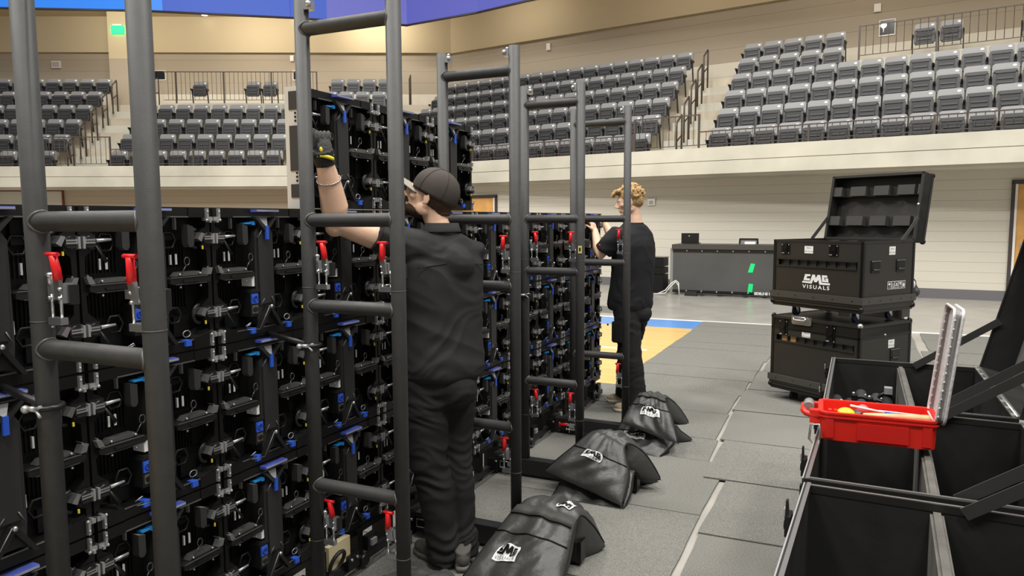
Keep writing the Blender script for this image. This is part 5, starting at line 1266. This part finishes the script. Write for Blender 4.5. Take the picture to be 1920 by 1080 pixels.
# hair, beard
m = MB(); m.ball((0, -.035, .0), (.0775, .083, .068), 20, 12, HL1); m.tube([(0, -.06, -.03), (0, -.075, -.07)], [.058, .045], 14, HL1)
me = remeshed(m, 'hair', .005, 2, .5, wrinkle(.0015, 60, 60, 2)); obj('hair', me, mat('hair_short_brown', (.075, .047, .03), .85, 0, .25, .5, 250, .3, 120), P1)
m = MB(); m.ball((0, .036, -.078), (.0535, .0575, .038), 20, 12, HL1); m.ball((0, .074, -.094), (.026, .022, .022), 14, 10, HL1)
m.tube([(-.026, .088, -.052), (0, .1, -.047), (.026, .088, -.052)], .006, 8, HL1)
me = remeshed(m, 'beard', .004, 1, .5, wrinkle(.0012, 90, 90, 5)); obj('beard', me, mat('beard_brown', (.06, .037, .022), .9, 0, .2, .5, 300, .35, 160), P1)
# cap
m = MB(); rings = []
CT = HL1 @ Matrix.Rotation(math.radians(9), 4, 'X')
for j in range(13):
    t = j/12; a = math.radians(-16+106*t) if j < 12 else PI/2-.03
    z = .034+.104*math.sin(a); r = math.cos(a)**.86
    rings.append([Vector((.0905*r*math.cos(q*PI/24)*(1+.004*math.cos(q*PI/4)), -.014+.1135*r*math.sin(q*PI/24), z)) for q in range(48)])
rings.insert(0, [Vector((v.x*.965, (v.y+.014)*.965-.014, v.z+.006)) for v in rings[0]])
m.loft(rings, CT); cp = m.build('cap', M_CAP, P1)
MB().ball((0, -.014, .139), (.007, .007, .004), 8, 6, CT).build('top_button', M_CAP, cp)
for k in range(6):
    a0 = k*PI/3+PI/6
    MB().tube([(.0912*math.cos(tt)**.86*math.cos(a0), -.014+.1142*math.cos(tt)**.86*math.sin(a0), .034+.1048*math.sin(tt)) for tt in [math.radians(-16+105*t/11) for t in range(12)]], .0012, 4, CT).build('panel_seam', M_HAIRD, cp)
m = MB(); top = []; bot = []
N_ = 14
for j in range(7):
    f_ = j/6
    for i in range(N_+1):
        u = -1+2*i/N_; x = .079*u*(1-.05*f_); y = .088*(1-u*u*.5)+f_*.098*(1-u*u)**.42; z = .012-.026*u*u+.004*f_
        top.append((x, y, z+.002)); bot.append((x, y, z-.0015))
vs = top+bot; fs = []; K = N_+1; n0 = len(top)
for j in range(6):
    for i in range(N_): q = j*K+i; fs += [(q, q+1, q+K+1, q+K), (n0+q, n0+q+K, n0+q+K+1, n0+q+1)]
for i in range(N_): fs.append((6*K+i, 6*K+i+1, n0+6*K+i+1, n0+6*K+i))
m.add(vs, fs, True, CT); m.build('brim', M_CAPB, cp)
MB().prism([(-.012, .03), (.012, .034), (.01, .05), (.002, .042), (-.008, .052)], .083, .0845, 'y', CT @ Matrix.Rotation(.55, 4, 'Z')).build('white_mark', M_WHT, cp)
# glove on the raised hand
m = MB(); w0 = L1(wr1)
hand_into(m, w0-Vector((0, 0, .008)), (-.05, -.1, 1), (-1, .1, 0), 1.16, (24, 60, 92), 1.02)
dd = (wr1-el1).normalized(); m.tube([w0-dd*.012, w0+dd*.02, w0+dd*.05], [.043, .042, .046], 18)
me = remeshed(m, 'glove', .0048, 2, .5, wrinkle(.001, 60, 60, 8)); gl = obj('glove', me, M_GLOVEB, P1)
m = MB(); dn = Vector((-.05, -.1, 1)).normalized(); nn = Vector((-1, .1, 0)); nn = (nn-dn*nn.dot(dn)).normalized(); ss = dn.cross(nn)
RR = Matrix((ss, nn, dn)).transposed()
m.ball(w0+dn*.06-nn*.012, (.042, .012, .04), 14, 8, R=RR); 
for q in range(4): m.ball(w0+dn*.105+ss*(.033-.022*q)-nn*.01, (.0105, .012, .024), 10, 7, R=RR)
me = remeshed(m, 'knuckle_guard', .004, 2, .5, wrinkle(.001, 50, 90, 3)); obj('knuckle_guard', me, M_GLOVE, gl)
m = MB(); m.tube([w0+dd*.012+Vector((.0, 0, 0))+ (Vector((1, 0, 0))*.046*math.cos(t)+Vector((0, -1, 0)).cross(dd).cross(dd)*0+Vector((0, -1, .3))*.044*math.sin(t)) for t in [PI*.0+PI*.5*k/6 for k in range(7)]], .008, 6, flat=1.3); m.build('yellow_patch', mat('glove_yellow', (.85, .7, .03), .6), gl)
MB().ball(w0+dn*.05+ss*.03-nn*.018, (.008, .006, .012), 8, 6, R=RR).build('yellow_badge', mat('glove_yellow', (.85, .7, .03), .6), gl)
# bracelet
bc = el1.lerp(wr1, .72)-OFF1; e1 = dd.orthogonal().normalized(); e2 = dd.cross(e1); m = MB()
for t in range(26):
    a = 2*PI*t/26; tl = dd*(.008*math.sin(a))
    m.ball(bc+e1*.049*math.cos(a)+e2*.049*math.sin(a)+tl, .0045, 8, 5)
m.tube([bc+e1*.049*math.cos(a)+e2*.049*math.sin(a)+dd*(.008*math.sin(a)) for a in [2*PI*t/26 for t in range(26)]], .0026, 5, closed=True)
m.build('bracelet', mat('bracelet_steel', (.5, .47, .44), .35, .8), P1)

# ---------------------------------------------------------------- blond man at the far end
P2 = thing('person', 'blond man in black tee and cargo trousers working at the far wall end', 'person', (.38, 6.03, 0))
OFF2 = Vector((.38, 6.03, 0))
F2 = Vector((-.93, .367, 0)).normalized(); S2 = Vector((-F2.y, F2.x, 0))*1.0
S2 = Vector((-.367, -.93, 0)).normalized(); C2 = Vector((.40, 6.05, 0))
def p2(l, f, z): return C2+S2*l+F2*f+Vector((0, 0, z))
def L2(v): return Vector(v)-OFF2
HM2 = frame_mat((.372, 6.02, 1.79), (-.93, -.36, 0), tilt=-14)
m = MB(); head_into(m, HM2, p2(0, -.02, 1.6), .058)
m.loft([ell(p2(0, .01, z), S2, F2, a, b, 30) for z, a, b in ((.9, .15, .1), (1.05, .14, .1), (1.2, .14, .1), (1.4, .16, .11), (1.5, .16, .1), (1.56, .13, .08), (1.6, .07, .06))])
s2l = p2(.2, .02, 1.50); e2l = Vector((.175, 5.86, 1.345)); w2l = Vector((.085, 6.0, 1.535))
s2r = p2(-.19, .05, 1.50); e2r = Vector((.18, 6.33, 1.38)); w2r = Vector((.06, 6.36, 1.60))
for s_, e_, w_ in ((s2l, e2l, w2l), (s2r, e2r, w2r)): m.tube([s_, s_.lerp(e_, .5), e_, e_.lerp(w_, .3), e_.lerp(w_, .7), w_, w_+(w_-e_)*.1], [.058, .05, .045, .048, .037, .029, .028], 18)
hand_into(m, w2l, (-.35, .25, .9), (-.9, .3, -.2), .95, (30, 70, 95)); hand_into(m, w2r, (-.55, .1, .7), (-.6, 0, -.7), .95, (25, 60, 90), thumb=-1)
L2h = p2(.09, 0, .93); R2h = p2(-.09, 0, .93); L2k = Vector((.415, 5.96, .5)); L2a = Vector((.46, 5.99, .1)); R2k = Vector((.335, 6.16, .5)); R2a = Vector((.30, 6.27, .1))
for h_, k_, a_ in ((L2h, L2k, L2a), (R2h, R2k, R2a)): m.tube([h_, h_.lerp(k_, .5), k_, k_.lerp(a_, .35), a_], [.085, .075, .05, .05, .034], 16)
me = remeshed(m, 'body', .0055, 3, .5); me.transform(Matrix.Translation(-OFF2)); obj('body', me, M_SKIN, P2)
m = MB()
m.loft([ell(p2(0, f_, z), S2, F2, a, b) for z, a, b, f_ in ((.88, .19, .16, .02), (.92, .2, .17, .02), (1.0, .195, .165, .015), (1.15, .19, .155, .0), (1.3, .2, .155, -.01), (1.42, .208, .15, -.01), (1.52, .19, .12, -.01), (1.58, .13, .09, -.01), (1.61, .075, .07, -.005))])
for s_, e_ in ((s2l, e2l), (s2r, e2r)): m.tube([s_.lerp(p2(0, 0, 1.46), .4), s_, s_.lerp(e_, .35), s_.lerp(e_, .8)], [.085, .086, .08, .078], 22)
m.ball(p2(0, -.03, 1.43), (.13, .12, .13), 18, 10)
me = remeshed(m, 'tee_shirt', .008, 5, .5, wrinkle(.004, 5, 9, 15, ((.98, .08, .004),))); me.transform(Matrix.Translation(-OFF2)); tee = obj('tee_shirt', me, M_TEE, P2)
cm = MB(); cm.tube([L2(p) for p in ell(p2(0, -.008, 1.607), S2, F2, .079, .074, 26)], .005, 6, closed=True); cm.build('neck_band', M_TEE, tee)
MB().ball(L2(s2l.lerp(e2l, .72)+Vector((-.02, -.07, .04))), (.008, .006, .008), 8, 6).build('red_sleeve_tag', mat('tag_red', (.6, .02, .03), .6), tee)
m = MB()
m.loft([ell(p2(0, .0, z), S2, F2, a, b) for z, a, b in ((.80, .155, .13), (.88, .17, .14), (.96, .16, .135))])
for h_, k_, a_ in ((L2h, L2k, L2a), (R2h, R2k, R2a)):
    m.tube([h_, h_.lerp(k_, .35), h_.lerp(k_, .7), k_, k_.lerp(a_, .4), k_.lerp(a_, .8), a_+Vector((0, 0, -.02))], [.105, .108, .1, .09, .094, .095, .098], 24)
m.ball(p2(.0, -.035, .85), (.14, .11, .1), 18, 10)
me = remeshed(m, 'trousers', .008, 3, .5, wrinkle(.004, 6, 16, 21, ((.5, .15, .005), (.75, .08, .004)))); me.transform(Matrix.Translation(-OFF2)); tr2 = obj('trousers', me, M_JEAN, P2)
pk = MB(); pk.box(-.06, .06, -.012, .012, -.09, .09); pme = pk.mesh('cargo_pocket'); bevel_mesh(pme, .01, 2)
o = obj('cargo_pocket', pme, M_JEAN, tr2, loc=L2(p2(.195, .0, .70)), rz=math.atan2(F2.y, F2.x)); 
MB().cyl((-.03, -.016, .03), (-.03, -.011, .03), .009, n=12).build('snap_button', M_SIL, tr2, loc=L2(p2(.21, .05, .73)), rz=math.atan2(F2.y, F2.x)+PI)
shoe(P2, L2((.50, 5.99, 0)), L2((.285, 5.925, 0)), .12, M_SHOE, M_SOLE); shoe(P2, L2((.345, 6.30, 0)), L2((.14, 6.19, 0)), .12, M_SHOE, M_SOLE)
HL2 = Matrix.Translation(-OFF2) @ HM2
eyes(HL2, P2)
rnd = random.Random(5); m = MB(); m.ball((0, -.025, .055), (.084, .1, .082), 22, 14, HL2); m.ball((0, -.055, -.005), (.078, .072, .07), 18, 12, HL2)
for k in range(130):
    a = rnd.uniform(0, 2*PI); t = rnd.uniform(-.35, 1.35); 
    dx_, dy_, dz_ = math.cos(a)*math.cos(t), math.sin(a)*math.cos(t), math.sin(t)
    if dy_ > .55 and dz_ < .45: continue
    c = Vector((dx_*.082, -.028+dy_*.098, .05+dz_*.082))
    b = c+Vector((rnd.uniform(-.02, .02), rnd.uniform(-.02, .02), rnd.uniform(-.03, .01)))
    m.tube([c-Vector((dx_, dy_, dz_))*.01, c+Vector((dx_, dy_, dz_))*.01, b+Vector((dx_, dy_, dz_))*.012], [.013, .013, .006], 7, HL2)
for k in range(16):
    x = rnd.uniform(-.05, .05); m.tube([(x, .05, .1), (x+.005, .095, .1+rnd.uniform(-.005, .01)), (x+.01*math.sin(k), .118+rnd.uniform(-.01, .012), .078+rnd.uniform(-.02, .01))], [.02, .014, .006], 7, HL2)
me = remeshed(m, 'hair', .0045, 1, .4, wrinkle(.003, 55, 45, 6)); obj('hair', me, M_HAIRB, P2)
